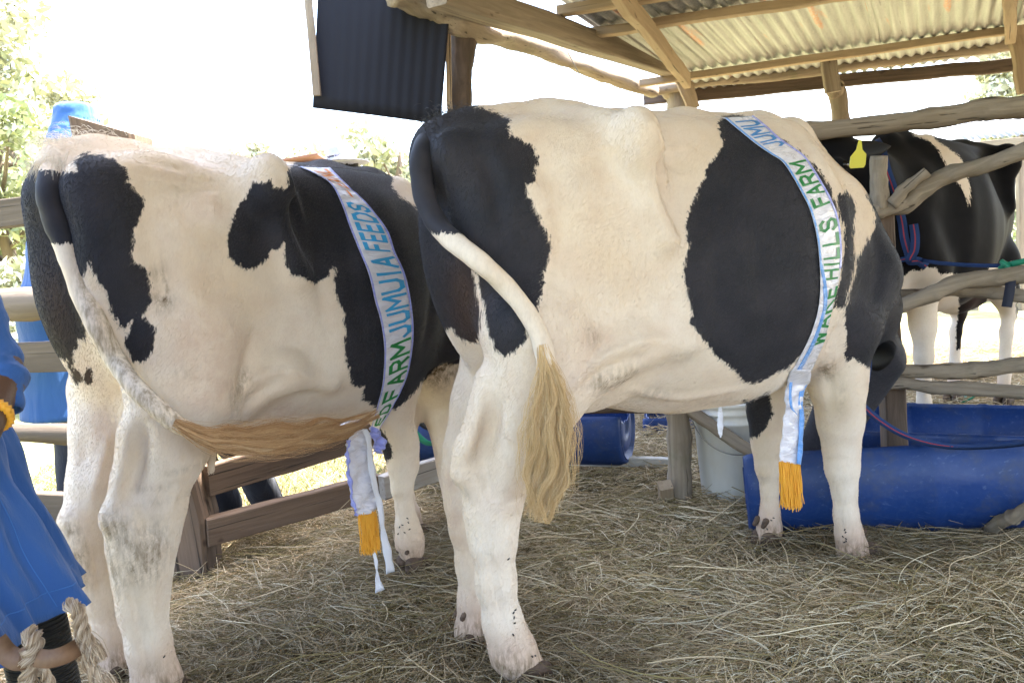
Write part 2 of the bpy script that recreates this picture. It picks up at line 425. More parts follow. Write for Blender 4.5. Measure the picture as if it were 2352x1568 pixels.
    body = mkmesh('body', V, Q, M_coat_dark if sp.get('all_black') else M_coat, root, world=False)
    me = body.data
    nrm = np.zeros(len(V)*3, np.float32); me.vertices.foreach_get('normal', nrm); nrm = nrm.reshape(-1, 3)
    bvh = BVHTree.FromPolygons([tuple(q) for q in Wd], [tuple(map(int, q)) for q in Q])
    cd = fr.o[:2]+fr.u[:2]*.6; dirw = np.array([cd[0], cd[1], 0]); dirw /= np.linalg.norm(dirw)
    px = np.array([dirw[1], -dirw[0], 0]); pz = np.array([0, 0, 1.0]); depth0 = float(np.array([cd[0], cd[1], 0])@dirw)
    def onto(x, y, fallback=True):
        d = ray(x, y); hit = bvh.ray_cast(Vector(cO), Vector(d))
        if hit[0] is not None: return np.array(hit[0])
        if not fallback: return None
        return cO+d*((depth0-cO@dirw)/(d@dirw))
    # markings: outlines laid on the hide by central projection, signed distance in metres kept per vertex
    pr_ = proj(Wd); dep_ = ((Wd-cO)@cF/FL).astype(np.float32)
    def patch(pl_): return poly_sd(pr_, np.array(pl_, float))*dep_
    sd = np.full(len(V), .5, np.float32)
    for p in sp['black']: sd = np.minimum(sd, patch(p))
    q_ = V-pl; a_ = np.clip(q_@hd, -.1, L+.1); dh = np.linalg.norm(q_-a_[:, None]*hd, axis=1)
    if sp.get('black_u'): sd = np.minimum(sd, (dh-.19).astype(np.float32))
    bu = sp.get('black_u')
    if bu: sd = np.minimum(sd, (bu-V[:, 0]-.35*np.clip(V[:, 2]-.9, 0, 1)).astype(np.float32))
    if sp.get('all_black'):
        sd[:] = -.5
        for p in sp['white']: sd = np.maximum(sd, -patch(p))
        sd = np.maximum(sd, (sp['white_below']-V[:, 2]).astype(np.float32))
        for p in sp.get('black2', []): sd = np.minimum(sd, patch(p))
    if sp.get('blaze'):    # a white blaze down the face
        q = V-pl; a = q@hd; sidew = np.abs(q@side); top = -(q@dn)
        bl = np.where((a > .02) & (top > -.02), .035-sidew, -.2); sd = np.maximum(sd, bl.astype(np.float32))
    dirt = np.zeros(len(V), np.float32); brn = np.zeros(len(V), np.float32)
    for (x, y, rx, ry, amt) in sp.get('dirt', []):
        q = onto(x, y, False)
        if q is None: continue
        t = float((q-cO)@cF)/FL; d = Wd-q; e = ((d@px)/(rx*t))**2+((d@pz)/(ry*t))**2+((d@dirw)/(max(rx, ry)*t*1.6))**2
        dirt += amt*np.exp(-e*1.2)
    for (x, y, rx, ry, amt) in sp.get('brown', []):
        q = onto(x, y); t = float((q-cO)@cF)/FL; d = Wd-q
        brn += amt*np.exp(-1.2*(((d@px)/(rx*t))**2+((d@pz)/(ry*t))**2))
    dirt += np.clip((.12-V[:, 2])/.05, 0, 1)*.8
    hgt = np.clip((.20-V[:, 2])/.12, 0, 1)
    for nm, v in (('sd', sd), ('dirt', dirt), ('hgt', hgt), ('brn', brn)):
        a = me.attributes.new(nm, 'FLOAT', 'POINT'); a.data.foreach_set('value', np.asarray(v, np.float32))
    a = me.attributes.new('rp', 'FLOAT_VECTOR', 'POINT'); a.data.foreach_set('vector', V.astype(np.float32).ravel())
    # hooves, each of two claws with dewclaws behind
    for (hx, hy, hz, hr) in sp['feet']:
        for s in (-1, 1):
            hm = Field((hx-.09, hy-.10, -.02), (hx+.14, hy+.10, .14), .005)
            hm.cone((hx-.012, hy+s*.022, .045, .029), (hx+.042, hy+s*.025, .030, .022), .02, .85)
            hm.cone((hx-.016, hy+s*.022, .02, .026), (hx+.056, hy+s*.024, .012, .012), .02, .85)
            hm.f = smin_max(hm.f, -(hm.ax[2][None, None, :]-.004)+hm.f*0, .004)
            v_, q_ = hm.surface(); mkmesh('hoof', relax(v_, q_, 1), q_, M_hoof, root, world=False)
        dm = Field((hx-.12, hy-.08, .02), (hx+.02, hy+.08, .16), .005)
        for s in (-1, 1): dm.cone((hx-.020, hy+s*.018, .108, .012), (hx-.036, hy+s*.019, .092, .008), .01)
        v_, q_ = dm.surface(); mkmesh('dewclaws', relax(v_, q_, 1), q_, M_hoof, root, world=False)
    # ears and eyes
    for s in (-1, 1):
        b0 = np.array(hp(.04, s*.09, -.01)[:3]); tip = b0+side*s*.17+dn*.03-hd*.01
        V_ = []; F_ = []; nn = 9
        for i in range(nn):
            t = i/(nn-1); wd = .055*math.sin(math.pi*min(1, .16+t*.84))**.8+.004; c_ = b0+(tip-b0)*t
            for k in range(8):
                a = 2*math.pi*k/8; V_.append(c_+hd*wd*math.cos(a)+dn*(wd*.22*math.sin(a)+.35*wd*math.cos(a)**2))
        F_ = [(i*8+k, i*8+(k+1) % 8, (i+1)*8+(k+1) % 8, (i+1)*8+k) for i in range(nn-1) for k in range(8)]+[tuple(range(8))[::-1], tuple((nn-1)*8+k for k in range(8))]
        er = mkmesh('ear', V_, F_, M_earb, root, world=False)
        if sp.get('tag') == s: sp['ear_obj'] = er; sp['ear_tip'] = tip@fr.M+fr.o
        ey = Field(np.array(hp(.33, s*.10, -.035)[:3])-.04, np.array(hp(.33, s*.10, -.035)[:3])+.04, .006)
        ey.ell(hp(.33, s*.098, -.035)[:3], (.019, .019, .019), .01); v_, q_ = ey.surface(); mkmesh('eye', v_, q_, M_eye, root, world=False)
    return dict(root=root, body=body, bvh=bvh, fr=fr, V=V, Q=Q, W=Wd, sd=sd, dirt=dirt, hgt=hgt, brn=brn, onto=onto, px=px, dirw=dirw)
M_earb = mat('ear_black', (.014, .013, .014), .7)
M_eye = mat('eye', (.01, .006, .004), .08)
# ------------------------------------------------------------------ cow standing at centre right
A = Frame(-.07, 2.09, 30)
Jn = lambda L_, v: [A.J(x, y, (v if len(q) == 0 else q[0]), r) for (x, y, r, *q) in L_]
SPA = dict(
    st=[(-.12, 1.33, 1.02, .09, .55), (-.06, 1.385, .90, .135, .6), (.05, 1.395, .80, .20, .62), (.20, 1.418, .70, .235, .6), (.32, 1.41, .635, .255, .56),
        (.45, 1.412, .60, .275, .5), (.60, 1.415, .575, .315, .47), (.80, 1.42, .57, .345, .46), (1.0, 1.415, .61, .32, .46), (1.15, 1.385, .655, .215, .46),
        (1.27, 1.27, .68, .165, .5), (1.37, 1.10, .72, .13, .5)],
    spine=[(-.09, 1.37), (.02, 1.392), (.12, 1.406), (.21, 1.418), (.32, 1.406), (.45, 1.402), (.7, 1.42), (1.0, 1.425), (1.15, 1.41), (1.28, 1.35)],
    hook=(.32, .255, 1.372), pin=(-.10, .10, 1.29), farpin=.1, farthigh=.06,
    legs=[
        (.06, Jn([(1225, 760, 120, -.20), (1232, 880, 98, -.18), (1205, 985, 84, -.16), (1162, 1080, 70, -.145)], -.14)),
        (.035, Jn([(1125, 880, 38, -.15), (1072, 1030, 23, -.14), (1064, 1082, 25, -.135)], -.135)),
        (.035, Jn([(1080, 1080, 38), (1132, 1120, 66), (1132, 1175, 62), (1134, 1240, 52), (1140, 1335, 43), (1156, 1430, 42), (1178, 1495, 50), (1215, 1545, 46)], -.13)),
        (.05, Jn([(1150, 800, 90, .14), (1110, 930, 70, .13), (1078, 1030, 55, .13), (1062, 1100, 44, .13)], .13)),
        (.03, Jn([(1048, 1085, 30), (1070, 1150, 46), (1078, 1210, 43), (1087, 1290, 38), (1090, 1380, 37), (1088, 1445, 43), (1096, 1485, 40)], .13)),
        (.06, Jn([(1930, 760, 90, -.19), (1925, 880, 62, -.16), (1930, 960, 48, -.13), (1932, 1030, 42, -.12)], -.12)),
        (.025, Jn([(1932, 1030, 41), (1934, 1075, 39), (1939, 1125, 29), (1942, 1180, 28), (1950, 1225, 31), (1960, 1265, 36), (1972, 1300, 39), (1990, 1318, 36)], -.12)),
        (.06, Jn([(1775, 850, 70, .12), (1768, 940, 46, .14), (1768, 1010, 36, .15), (1767, 1070, 31, .15)], .15)),
        (.025, Jn([(1767, 1070, 30), (1770, 1125, 21), (1770, 1170, 22), (1768, 1210, 29), (1767, 1240, 33)], .15)),
    ],
    extra=[(A.J(1300, 900, -.205, 26), A.J(1385, 838, -.235, 20), .10), (A.J(1385, 838, -.235, 20), A.J(1450, 798, -.248, 16), .09), (A.J(1450, 798, -.248, 16), A.J(1580, 790, -.262, 6), .10)],
    sub=[((.36, -.37, .64), (.16, .06, .06), .08), (A.J(1128, 985, -.245, 1)[:3], (.035, .045, .10), .05), (A.J(1135, 1130, -.235, 1)[:3], (.02, .03, .06), .03)],
    neck=[(1.24, 0, 1.07, .17), (1.42, .03, .92, .14), (1.56, .08, .80, .115), (1.63, .12, .70, .10)],
    poll=(1.65, .14, .66), muzzle=(1.50, .24, .32), black_u=1.46,
    feet=[],
    black=[
        [(1111, 250), (1144, 258), (1174, 275), (1167, 302), (1191, 317), (1221, 333), (1236, 353), (1236, 373), (1229, 397), (1229, 417), (1212, 425), (1212, 447), (1224, 467), (1231, 487),
         (1244, 513), (1254, 530), (1264, 566), (1262, 600), (1251, 623), (1244, 656), (1240, 690), (1228, 730), (1207, 780), (1184, 803), (1161, 818), (1137, 800), (1124, 770), (1117, 736),
         (1114, 710), (1104, 656), (1099, 623), (1086, 620), (1092, 656), (1096, 683), (1099, 710), (1102, 750), (1097, 786), (1077, 786), (1054, 776), (1040, 753), (1000, 760), (940, 640), (860, 500), (850, 300), (950, 225), (1060, 235)],
        [(1660, 268), (1648, 283), (1655, 310), (1663, 327), (1651, 347), (1638, 370), (1621, 390), (1618, 410), (1605, 433), (1595, 460), (1583, 483), (1575, 520), (1578, 533), (1583, 566), (1573, 600),
         (1571, 633), (1580, 666), (1588, 710), (1585, 740), (1611, 773), (1648, 820), (1678, 843), (1711, 876), (1735, 881), (1768, 866), (1808, 846), (1835, 820), (1858, 790), (1875, 756), (1890, 720),
         (1910, 680), (1925, 630), (1932, 570), (1930, 520), (1921, 467), (1911, 440), (1895, 407), (1875, 383), (1850, 360), (1810, 330), (1750, 290), (1700, 262)],
        [(1926, 450), (1941, 437), (1961, 457), (1966, 480), (1961, 520), (1961, 556), (1965, 590), (1958, 640), (1948, 666), (1941, 703), (1928, 710), (1916, 705), (1918, 683), (1926, 646), (1935, 606), (1941, 566), (1942, 523), (1931, 500), (1926, 467)],
        [(1988, 447), (1998, 463), (2011, 500), (2010, 520), (1998, 546), (1981, 573), (1971, 593), (1968, 616), (1961, 646), (1951, 673), (1945, 700), (1940, 723), (1941, 756), (1945, 783), (1941, 813), (1946, 831),
         (1963, 820), (1970, 831), (1992, 842), (2040, 850), (2130, 740), (2130, 620), (2070, 510), (2010, 430)],
        [(1723, 920), (1768, 900), (1773, 933), (1776, 950), (1765, 973), (1751, 996), (1738, 1003), (1715, 1005), (1710, 915)],
    ],
    dirt=[(1440, 870, 55, 35, .8), (1380, 880, 40, 25, .6), (1365, 770, 22, 28, .5), (1900, 850, 22, 30, .9), (1500, 905, 60, 25, .35), (1200, 1180, 40, 14, .35), (1160, 1500, 40, 30, .5), (1640, 925, 80, 18, .3), (1075, 1140, 14, 20, .4),
          (1130, 1270, 30, 8, .25), (1930, 1100, 30, 6, .3), (1935, 920, 10, 60, .3)],
    brown=[(1075, 720, 60, 110, .8), (1060, 640, 40, 60, .4), (1370, 780, 40, 50, .6), (1330, 850, 40, 60, .4), (1180, 1130, 60, 50, .5), (1045, 1200, 20, 120, .6), (1040, 1120, 16, 60, .5), (1085, 1420, 30, 40, .6), (1165, 1500, 40, 30, .7), (1900, 820, 40, 60, .5), (1965, 1270, 35, 40, .8), (1765, 1200, 30, 40, .5), (1600, 920, 160, 30, .45), (1200, 900, 50, 60, .3)],
)
SPA['sculpt'] = [
    ([(1236, 345), (1275, 420), (1300, 520), (1290, 640)], 26, -.013), ([(1105, 350), (1135, 420), (1150, 520)], 17, -.012), ([(1468, 270), (1500, 300), (1518, 360), (1528, 430)], 13, .010), ([(1550, 330), (1565, 400)], 36, -.016),
    ([(1304, 905), (1340, 860), (1400, 815), (1470, 787), (1560, 785)], 9, .008), ([(1330, 895), (1400, 848), (1480, 820)], 14, -.012), ([(1345, 790), (1375, 765)], 26, .009), ([(1345, 840), (1378, 800)], 5, -.005), ([(1330, 870), (1352, 845)], 5, -.004),
    ([(1110, 900), (1082, 1000), (1054, 1060)], 9, .010), ([(1148, 930), (1124, 1000), (1096, 1070)], 13, -.015), ([(1118, 1085), (1126, 1135)], 11, -.009), ([(1162, 1060), (1172, 1115)], 15, .008), ([(1170, 1192), (1204, 1180)], 5, -.005), ([(1180, 1150), (1206, 1146)], 5, -.004),
    ([(1120, 1240), (1136, 1350), (1160, 1450)], 6, -.005), ([(1165, 1220), (1173, 1300), (1168, 1380)], 5, .004), ([(1100, 1260), (1108, 1340), (1130, 1440)], 5, .003), ([(1150, 960), (1190, 1040), (1196, 1110)], 9, .005), ([(1220, 980), (1215, 1060)], 14, -.006),
    ([(1898, 1058), (1966, 1060)], 4, -.003), ([(1900, 1074), (1966, 1077)], 4, -.003), ([(1905, 1090), (1963, 1094)], 4, -.003), ([(1742, 1060), (1792, 1063)], 4, -.003), ([(1744, 1078), (1790, 1080)], 4, -.003),
    ([(1870, 340), (1930, 450), (1955, 560)], 14, .008), ([(1925, 500), (1945, 620)], 14, -.008), ([(1932, 740), (1902, 810)], 13, -.009), ([(1900, 815), (1908, 840)], 18, .008), ([(2005, 520), (2022, 600), (2005, 700)], 14, -.008), ([(1962, 860), (1950, 940)], 10, .005), ([(1905, 860), (1912, 960)], 9, -.005),
    ([(1440, 895), (1560, 912), (1700, 893)], 8, .006), ([(1920, 1130), (1930, 1200)], 5, -.003), ([(1948, 1120), (1955, 1200)], 5, .003), ([(1640, 560), (1650, 700), (1690, 800)], 16, -.004), ([(1730, 480), (1745, 650), (1770, 790)], 16, -.004), ([(1420, 300), (1400, 400), (1390, 520)], 30, -.006),
    ([(1000, 340), (1010, 420), (1030, 500)], 12, -.007)]
SPB_sculpt = [
    ([(330, 450), (362, 560), (372, 700)], 28, -.011), ([(555, 400), (530, 470)], 34, -.010), ([(655, 388), (668, 440), (692, 510)], 11, .010), ([(400, 405), (500, 430)], 38, -.014), ([(290, 375), (400, 400), (470, 395)], 10, .006),
    ([(535, 945), (545, 910), (575, 875), (620, 856), (680, 856), (730, 885)], 9, .007), ([(560, 960), (580, 920), (630, 885)], 12, -.011), ([(580, 770), (562, 860), (532, 960)], 12, -.011), ([(560, 830), (575, 800)], 5, -.004),
    ([(300, 960), (286, 1060), (263, 1150)], 9, .009), ([(332, 980), (320, 1060), (302, 1130)], 13, -.013), ([(330, 1190), (350, 1235)], 16, -.009), ([(300, 1170), (312, 1230)], 12, .006), ([(440, 1095), (395, 1112)], 4, -.004), ([(445, 1070), (400, 1078)], 4, -.003), ([(420, 1130), (380, 1140)], 4, -.003),
    ([(296, 1330), (322, 1430), (340, 1560)], 7, -.006), ([(375, 1240), (362, 1320), (352, 1420), (365, 1500)], 6, .004), ([(405, 1040), (410, 1110), (385, 1180)], 9, .006), ([(250, 1000), (226, 1080), (206, 1150)], 7, .006), ([(196, 1000), (190, 1080)], 12, -.006), ([(215, 1260), (232, 1370)], 6, -.005),
    ([(893, 1055), (957, 1058)], 4, -.003), ([(892, 1040), (958, 1042)], 4, -.003), ([(893, 1072), (955, 1075)], 4, -.003), ([(915, 1120), (925, 1190)], 5, -.003), ([(800, 560), (820, 700), (850, 830)], 14, -.004), ([(720, 520), (735, 640), (760, 780)], 14, -.004), ([(985, 560), (995, 680), (975, 790)], 13, -.007),
    ([(520, 520), (500, 620), (480, 720)], 30, -.005), ([(620, 950), (720, 965), (820, 950)], 8, .005)]
def feet_of(sp, idx):
    r = []
    for i in idx:
        u, v, w_, _ = sp['legs'][i][1][-1]; r.append((u-.012, v, 0, 0))
    return r
SPA['feet'] = feet_of(SPA, (2, 4, 6, 8))
GR = 'black and white dairy cows'
cowA = make_cow(A, SPA, 'black and white cow in the middle, large round black patch on its side, silver sash', GR)

# ------------------------------------------------------------------ cow standing at the left
Bf = Frame(-1.02, 2.06, 56)
Jb = lambda L_, v: [Bf.J(x, y, (v if len(q) == 0 else q[0]), r) for (x, y, r, *q) in L_]
SPB = dict(
    st=[(-.06, 1.32, 1.02, .085, .55), (-.015, 1.345, .90, .13, .6), (.06, 1.36, .80, .20, .62), (.20, 1.365, .70, .235, .6), (.33, 1.348, .64, .255, .55),
        (.45, 1.348, .605, .28, .5), (.60, 1.372, .575, .32, .47), (.78, 1.375, .555, .345, .46), (.95, 1.36, .58, .325, .46), (1.08, 1.34, .63, .245, .48),
        (1.20, 1.25, .68, .185, .5), (1.30, 1.10, .72, .14, .5)],
    spine=[(-.06, 1.372), (.04, 1.382), (.13, 1.380), (.25, 1.360), (.36, 1.338), (.55, 1.355), (.8, 1.378), (1.0, 1.37), (1.15, 1.35), (1.24, 1.31)],
    hook=(.36, .25, 1.345), pin=(-.06, .112, 1.27), farpin=.55, farthigh=.08,
    legs=[
        (.06, Jb([(430, 780, 130, -.19), (420, 900, 105, -.18), (385, 1010, 88, -.16), (362, 1090, 82, -.14)], -.12)),
        (.035, Jb([(310, 1000, 35, -.14), (285, 1100, 22), (265, 1185, 28)], -.12)),
        (.04, Jb([(275, 1190, 36), (340, 1170, 78), (328, 1250, 72), (327, 1330, 58), (329, 1400, 49), (343, 1480, 45), (360, 1560, 50), (385, 1600, 48)], -.12)),
        (.05, Jb([(240, 900, 80, .14), (238, 1000, 66, .13), (222, 1100, 58, .12), (195, 1190, 52, .11)], .11)),
        (.03, Jb([(170, 1195, 32), (196, 1240, 50), (212, 1300, 45), (231, 1366, 40), (248, 1446, 37), (264, 1520, 42), (278, 1555, 40)], .11)),
        (.06, Jb([(905, 900, 60, -.17), (903, 960, 42, -.14), (920, 1020, 36), (926, 1070, 36)], -.13)),
        (.025, Jb([(926, 1070, 35), (924, 1118, 25), (930, 1165, 21), (935, 1205, 27), (941, 1240, 33), (946, 1262, 32)], -.13)),
        (.05, Jb([(925, 850, 60), (922, 950, 40), (926, 1020, 30), (929, 1050, 29)], .12)),
        (.025, Jb([(929, 1050, 28), (930, 1095, 19), (934, 1140, 18), (942, 1180, 24), (950, 1212, 27)], .12)),
    ],
    extra=[(Bf.J(540, 930, -.21, 24), Bf.J(600, 870, -.235, 18), .10), (Bf.J(600, 870, -.235, 18), Bf.J(660, 856, -.25, 14), .09), (Bf.J(660, 856, -.25, 14), Bf.J(760, 880, -.262, 5), .09),
           ((.16, .0, .70, .10), (.36, 0, .66, .10), .06), (Bf.J(486, 1030, -.16, 12), Bf.J(484, 1082, -.16, 8), .015), (Bf.J(318, 860, .03, 52), Bf.J(338, 985, .02, 44), .02)],
    sub=[(Bf.J(318, 1090, -.20, 1)[:3], (.03, .04, .09), .05)],
    neck=[(1.14, 0, 1.04, .18), (1.30, .0, .86, .15), Bf.J(1015, 845, .0, 68), Bf.J(1050, 930, 0, 58)],
    poll=tuple(Bf.J(1065, 950, .0, 1)[:3]), muzzle=tuple(Bf.J(1075, 1120, .0, 1)[:3]), black_u=None,
    feet=[],
    black=[
        [(113, 383), (143, 395), (177, 390), (173, 370), (197, 350), (247, 360), (268, 368), (277, 377), (293, 400), (300, 413), (293, 418), (310, 437), (330, 463), (327, 490), (313, 510), (305, 530), (307, 563), (307, 600),
         (323, 605), (340, 626), (347, 663), (350, 690), (333, 720), (320, 723), (300, 736), (290, 750), (285, 763), (263, 723), (247, 673), (217, 630), (205, 600), (190, 640), (192, 690), (197, 723), (187, 736), (200, 756), (193, 780),
         (177, 780), (170, 813), (167, 840), (190, 860), (197, 843), (213, 846), (213, 876), (203, 886), (190, 872), (173, 886), (163, 856), (147, 823), (90, 820), (-60, 560), (-60, 380), (60, 372)],
        [(328, 723), (350, 746), (358, 760), (353, 806), (340, 823), (320, 835), (303, 820), (287, 786), (290, 760), (310, 732)],
        [(580, 417), (567, 443), (550, 473), (533, 510), (527, 533), (520, 556), (525, 583), (547, 610), (577, 620), (600, 610), (623, 580), (637, 573), (653, 558), (655, 590), (667, 626), (693, 636), (723, 651), (750, 640),
         (763, 616), (770, 613), (770, 673), (783, 706), (792, 716), (794, 756), (791, 790), (794, 823), (802, 850), (811, 890), (837, 885), (834, 916), (861, 933), (911, 940), (931, 923), (957, 893), (981, 866), (1000, 846),
         (1070, 800), (1070, 600), (1000, 540), (981, 500), (957, 477), (917, 450), (901, 430), (901, 395), (850, 365), (700, 355), (672, 378), (660, 395), (662, 425), (650, 433), (625, 430), (623, 413), (607, 420)],
        [(985, 800), (1060, 780), (1060, 838), (1010, 832)],
        [(862, 975), (878, 985), (888, 1005), (900, 1022), (900, 1048), (890, 1060), (855, 1050)],
    ],
    dirt=[(375, 690, 26, 26, .9), (360, 630, 14, 20, .5), (560, 880, 25, 40, .7), (265, 1215, 35, 45, .9), (350, 1260, 40, 60, .9), (340, 1320, 30, 25, .6), (180, 1270, 25, 60, .8), (160, 1210, 20, 25, .6),
          (420, 860, 30, 20, .3), (380, 1150, 60, 10, .3), (540, 930, 12, 60, .4), (275, 1330, 14, 60, .5), (200, 1340, 14, 40, .5), (330, 1430, 12, 40, .2), (1005, 850, 60, 45, 1.2), (300, 1290, 18, 50, .7), (255, 1290, 14, 60, .6), (420, 1080, 40, 8, .5), (350, 1120, 50, 8, .4), (380, 650, 8, 60, .6), (205, 1450, 16, 50, .5), (345, 1530, 30, 20, .4)],
    brown=[(130, 700, 40, 120, .5), (190, 860, 40, 40, .8), (470, 780, 90, 110, .7), (500, 900, 60, 60, .7), (620, 940, 70, 30, .6), (240, 1010, 40, 90, .6), (480, 470, 60, 40, .35), (400, 400, 60, 30, .3), (270, 1420, 30, 60, .4), (700, 950, 80, 30, .5)],
)
SPB['feet'] = feet_of(SPB, (2, 4, 6, 8))
SPB['sculpt'] = SPB_sculpt
cowB = make_cow(Bf, SPB, 'black and white cow at the left, long brown tail switch swung across its belly', GR)
# ------------------------------------------------------------------ cow standing behind the right-hand fence
def mk_label(o, s): o['label'] = s
Cf = Frame(2.62, 4.62, 222, .10)
SPC = dict(SPA); SPC.pop('sculpt')
lg = lambda u, v, up: [(u, v, .72, .085), (u, v, .55, .055), (u, v, .40, .048)] if up else [(u, v, .40, .047), (u+.01, v, .30, .032), (u+.01, v, .18, .036), (u+.03, v, .09, .038)]
SPC.update(h=.014, legs=[
    (.06, [(.22, -.17, .80, .12), (.06, -.15, .62, .07), (-.06, -.13, .52, .05)]), (.03, [(-.10, -.13, .52, .045), (-.02, -.13, .40, .036), (.0, -.13, .2, .038), (.03, -.13, .09, .04)]),
    (.06, [(.22, .17, .80, .12), (.06, .15, .62, .07), (-.06, .13, .52, .05)]), (.03, [(-.10, .13, .52, .045), (-.02, .13, .40, .036), (.0, .13, .2, .038), (.03, .13, .09, .04)]),
    (.06, lg(1.12, -.14, True)), (.025, lg(1.12, -.14, False)), (.06, lg(1.12, .14, True)), (.025, lg(1.12, .14, False))],
    extra=[((.2, 0, .66, .12), (.35, 0, .64, .11), .06), ((1.35, 0, .80, .10), (1.30, 0, .62, .07), .08)],
    neck=[(1.24, 0, 1.12, .20), (1.48, .0, 1.20, .15), (1.62, -.02, 1.28, .125)],
    poll=(1.66, -.04, 1.34), muzzle=(1.96, .06, 1.0), black_u=None, all_black=True, white_below=.30, tag=1,
    white=[[(2085, 290), (2135, 290), (2148, 320), (2181, 343), (2205, 360), (2218, 383), (2228, 427), (2230, 457), (2225, 477), (2218, 450), (2201, 420), (2175, 383), (2155, 343), (2128, 320), (2101, 313)],
           [(2060, 640), (2081, 630), (2091, 620), (2108, 623), (2128, 613), (2151, 616), (2161, 631), (2185, 626), (2201, 633), (2203, 700), (2196, 760), (2196, 1100), (2000, 1100), (2040, 640)],
           [(2272, 610), (2330, 600), (2345, 1000), (2195, 1000), (2210, 770), (2262, 770)]],
    black=[], dirt=[(2085, 810, 22, 30, 1), (2150, 820, 24, 30, 1), (2100, 960, 20, 30, .4)], brown=[(2240, 700, 30, 60, .6)])
SPC['feet'] = feet_of(SPC, (1, 3, 5, 7))
cowC = make_cow(Cf, SPC, 'mostly black cow behind the pole fence at the right, narrow white stripe down its side', GR)

# ------------------------------------------------------------------ tails
def attrs_on(o, n, **kw):
    me = o.data
    for k in ('sd', 'dirt', 'hgt', 'brn'):
        v = kw.get(k, np.full(n, .5 if k == 'sd' else 0.0)); a = me.attributes.new(k, 'FLOAT', 'POINT'); a.data.foreach_set('value', np.asarray(v, np.float32))
    a = me.attributes.new('rp', 'FLOAT_VECTOR', 'POINT'); v = np.zeros(n*3, np.float32); me.vertices.foreach_get('co', v); a.data.foreach_set('vector', v)
def tail(cow, px_, white_y, dirt_fn, name='tail', top_y=0):
    px_ = [(x, y, v-(.035 if 2 <= i < 8 else 0), r) for i, (x, y, v, r) in enumerate(px_)]
    fr = cow['fr']; P = np.array([fr.W(fr.P(x, y, v)[0]) for x, y, v, r in px_]); R = np.array([r*fr.P(x, y, v)[1]/FL for x, y, v, r in px_])
    C_ = resample(np.hstack([P, R[:, None]]), 90); mb = MB(); mb.tube(C_[:, :3], C_[:, 3], n=20, wob=.05, seed=3)
    o = mb.build(name, M_coat, cow['root']); n = len(mb.v); V = np.array(mb.v); pr = proj(V)
    sd = np.maximum(pr[:, 1]-white_y, top_y-pr[:, 1])/FL*2.0; attrs_on(o, n, sd=sd, dirt=np.array([dirt_fn(a, b) for a, b in pr]))
    return o, C_
def switch(cow, tail_o, guide, n, spread, rad, m, wave=.01, seed=1, name='tail_switch', depth=.6, k=14, start=.3):
    fr = cow['fr']; Gd = resample(np.array([fr.W(fr.P(x, y, v)[0]) for x, y, v in guide]), 60); r_ = np.random.default_rng(seed)
    T = np.gradient(Gd, axis=0); T /= np.linalg.norm(T, axis=1)[:, None]; view = Gd-cO; view /= np.linalg.norm(view, axis=1)[:, None]
    Lt = np.cross(T, view); Lt /= np.linalg.norm(Lt, axis=1)[:, None]
    nc = 44; cl = r_.integers(0, nc, n); ca = r_.normal(0, .50, nc).clip(-1, 1); cb = r_.normal(0, .5, nc); cph = r_.random(nc)*6.28; cw = r_.uniform(.6, 1.4, nc); cln = r_.uniform(.55, 1.1, nc)
    a = np.clip(ca[cl]+r_.normal(0, .10, n)+(r_.random(n) < .06)*r_.normal(0, .7, n), -1.7, 1.7); b = cb[cl]+r_.normal(0, .12, n)
    t0 = r_.random(n)**1.3*start; ln = (r_.uniform(.35, 1, n)**.8*cln[cl]).clip(.2, 1)*(1-t0); pts = np.zeros((n, k, 3))
    for j in range(k):
        t = t0+ln*j/(k-1)*(1-t0*.0); t = np.clip(t, 0, 1); ii = t*59; i0 = np.clip(ii.astype(int), 0, 58); f = (ii-i0)[:, None]
        c = Gd[i0]*(1-f)+Gd[i0+1]*f; lt = Lt[i0]; vw = view[i0]; s = np.interp(t, *spread)
        grow = np.clip((t-t0)/.25, 0, 1)*.6+.4
        wv = wave*np.clip((t-t0)*3, 0, 1)*(.35+t)*np.sin(t*19*cw[cl]+cph[cl])*(.5+np.abs(cb[cl])) + wave*.25*np.sin(t*40+a*9)
        pts[:, j] = c+lt*((a*s*grow+wv)[:, None])+vw*((b*s*depth*grow)[:, None])
    return strands(name, pts, np.linspace(rad, rad*.35, k), m, tail_o, dict(t=np.clip(r_.random(n)*.55+.45*cph[cl]/6.28, 0, 1)))
M_cream = hair_material('tail_hair_cream', [(0, (.74, .59, .37)), (.45, (.66, .47, .24)), (.8, (.46, .28, .11)), (1, (.74, .60, .39))])
M_tan = hair_material('tail_hair_brown', [(0, (.19, .09, .035)), (.35, (.42, .23, .10)), (.7, (.57, .37, .19)), (1, (.68, .51, .32))])
tA, _ = tail(cowA, [(1045, 290, .05, 20), (1000, 305, .02, 24), (970, 355, -.02, 27), (968, 410, -.03, 26), (982, 470, -.05, 26), (1008, 520, -.09, 25), (1050, 560, -.15, 25), (1105, 605, -.21, 24), (1160, 655, -.26, 23),
                    (1205, 710, -.29, 22), (1238, 770, -.31, 22), (1255, 830, -.32, 23), (1262, 890, -.32, 18), (1264, 950, -.32, 8)], 536, lambda x, y: .12)
switch(cowA, tA, [(1245, 790, -.33), (1260, 860, -.335), (1266, 930, -.335), (1264, 1000, -.335), (1258, 1080, -.33), (1248, 1140, -.33), (1240, 1200, -.32)], 9000,
       ([0, .12, .3, .5, .75, 1], [.015, .020, .030, .040, .038, .026]), .00038, M_cream, wave=.006, seed=4, start=.35)
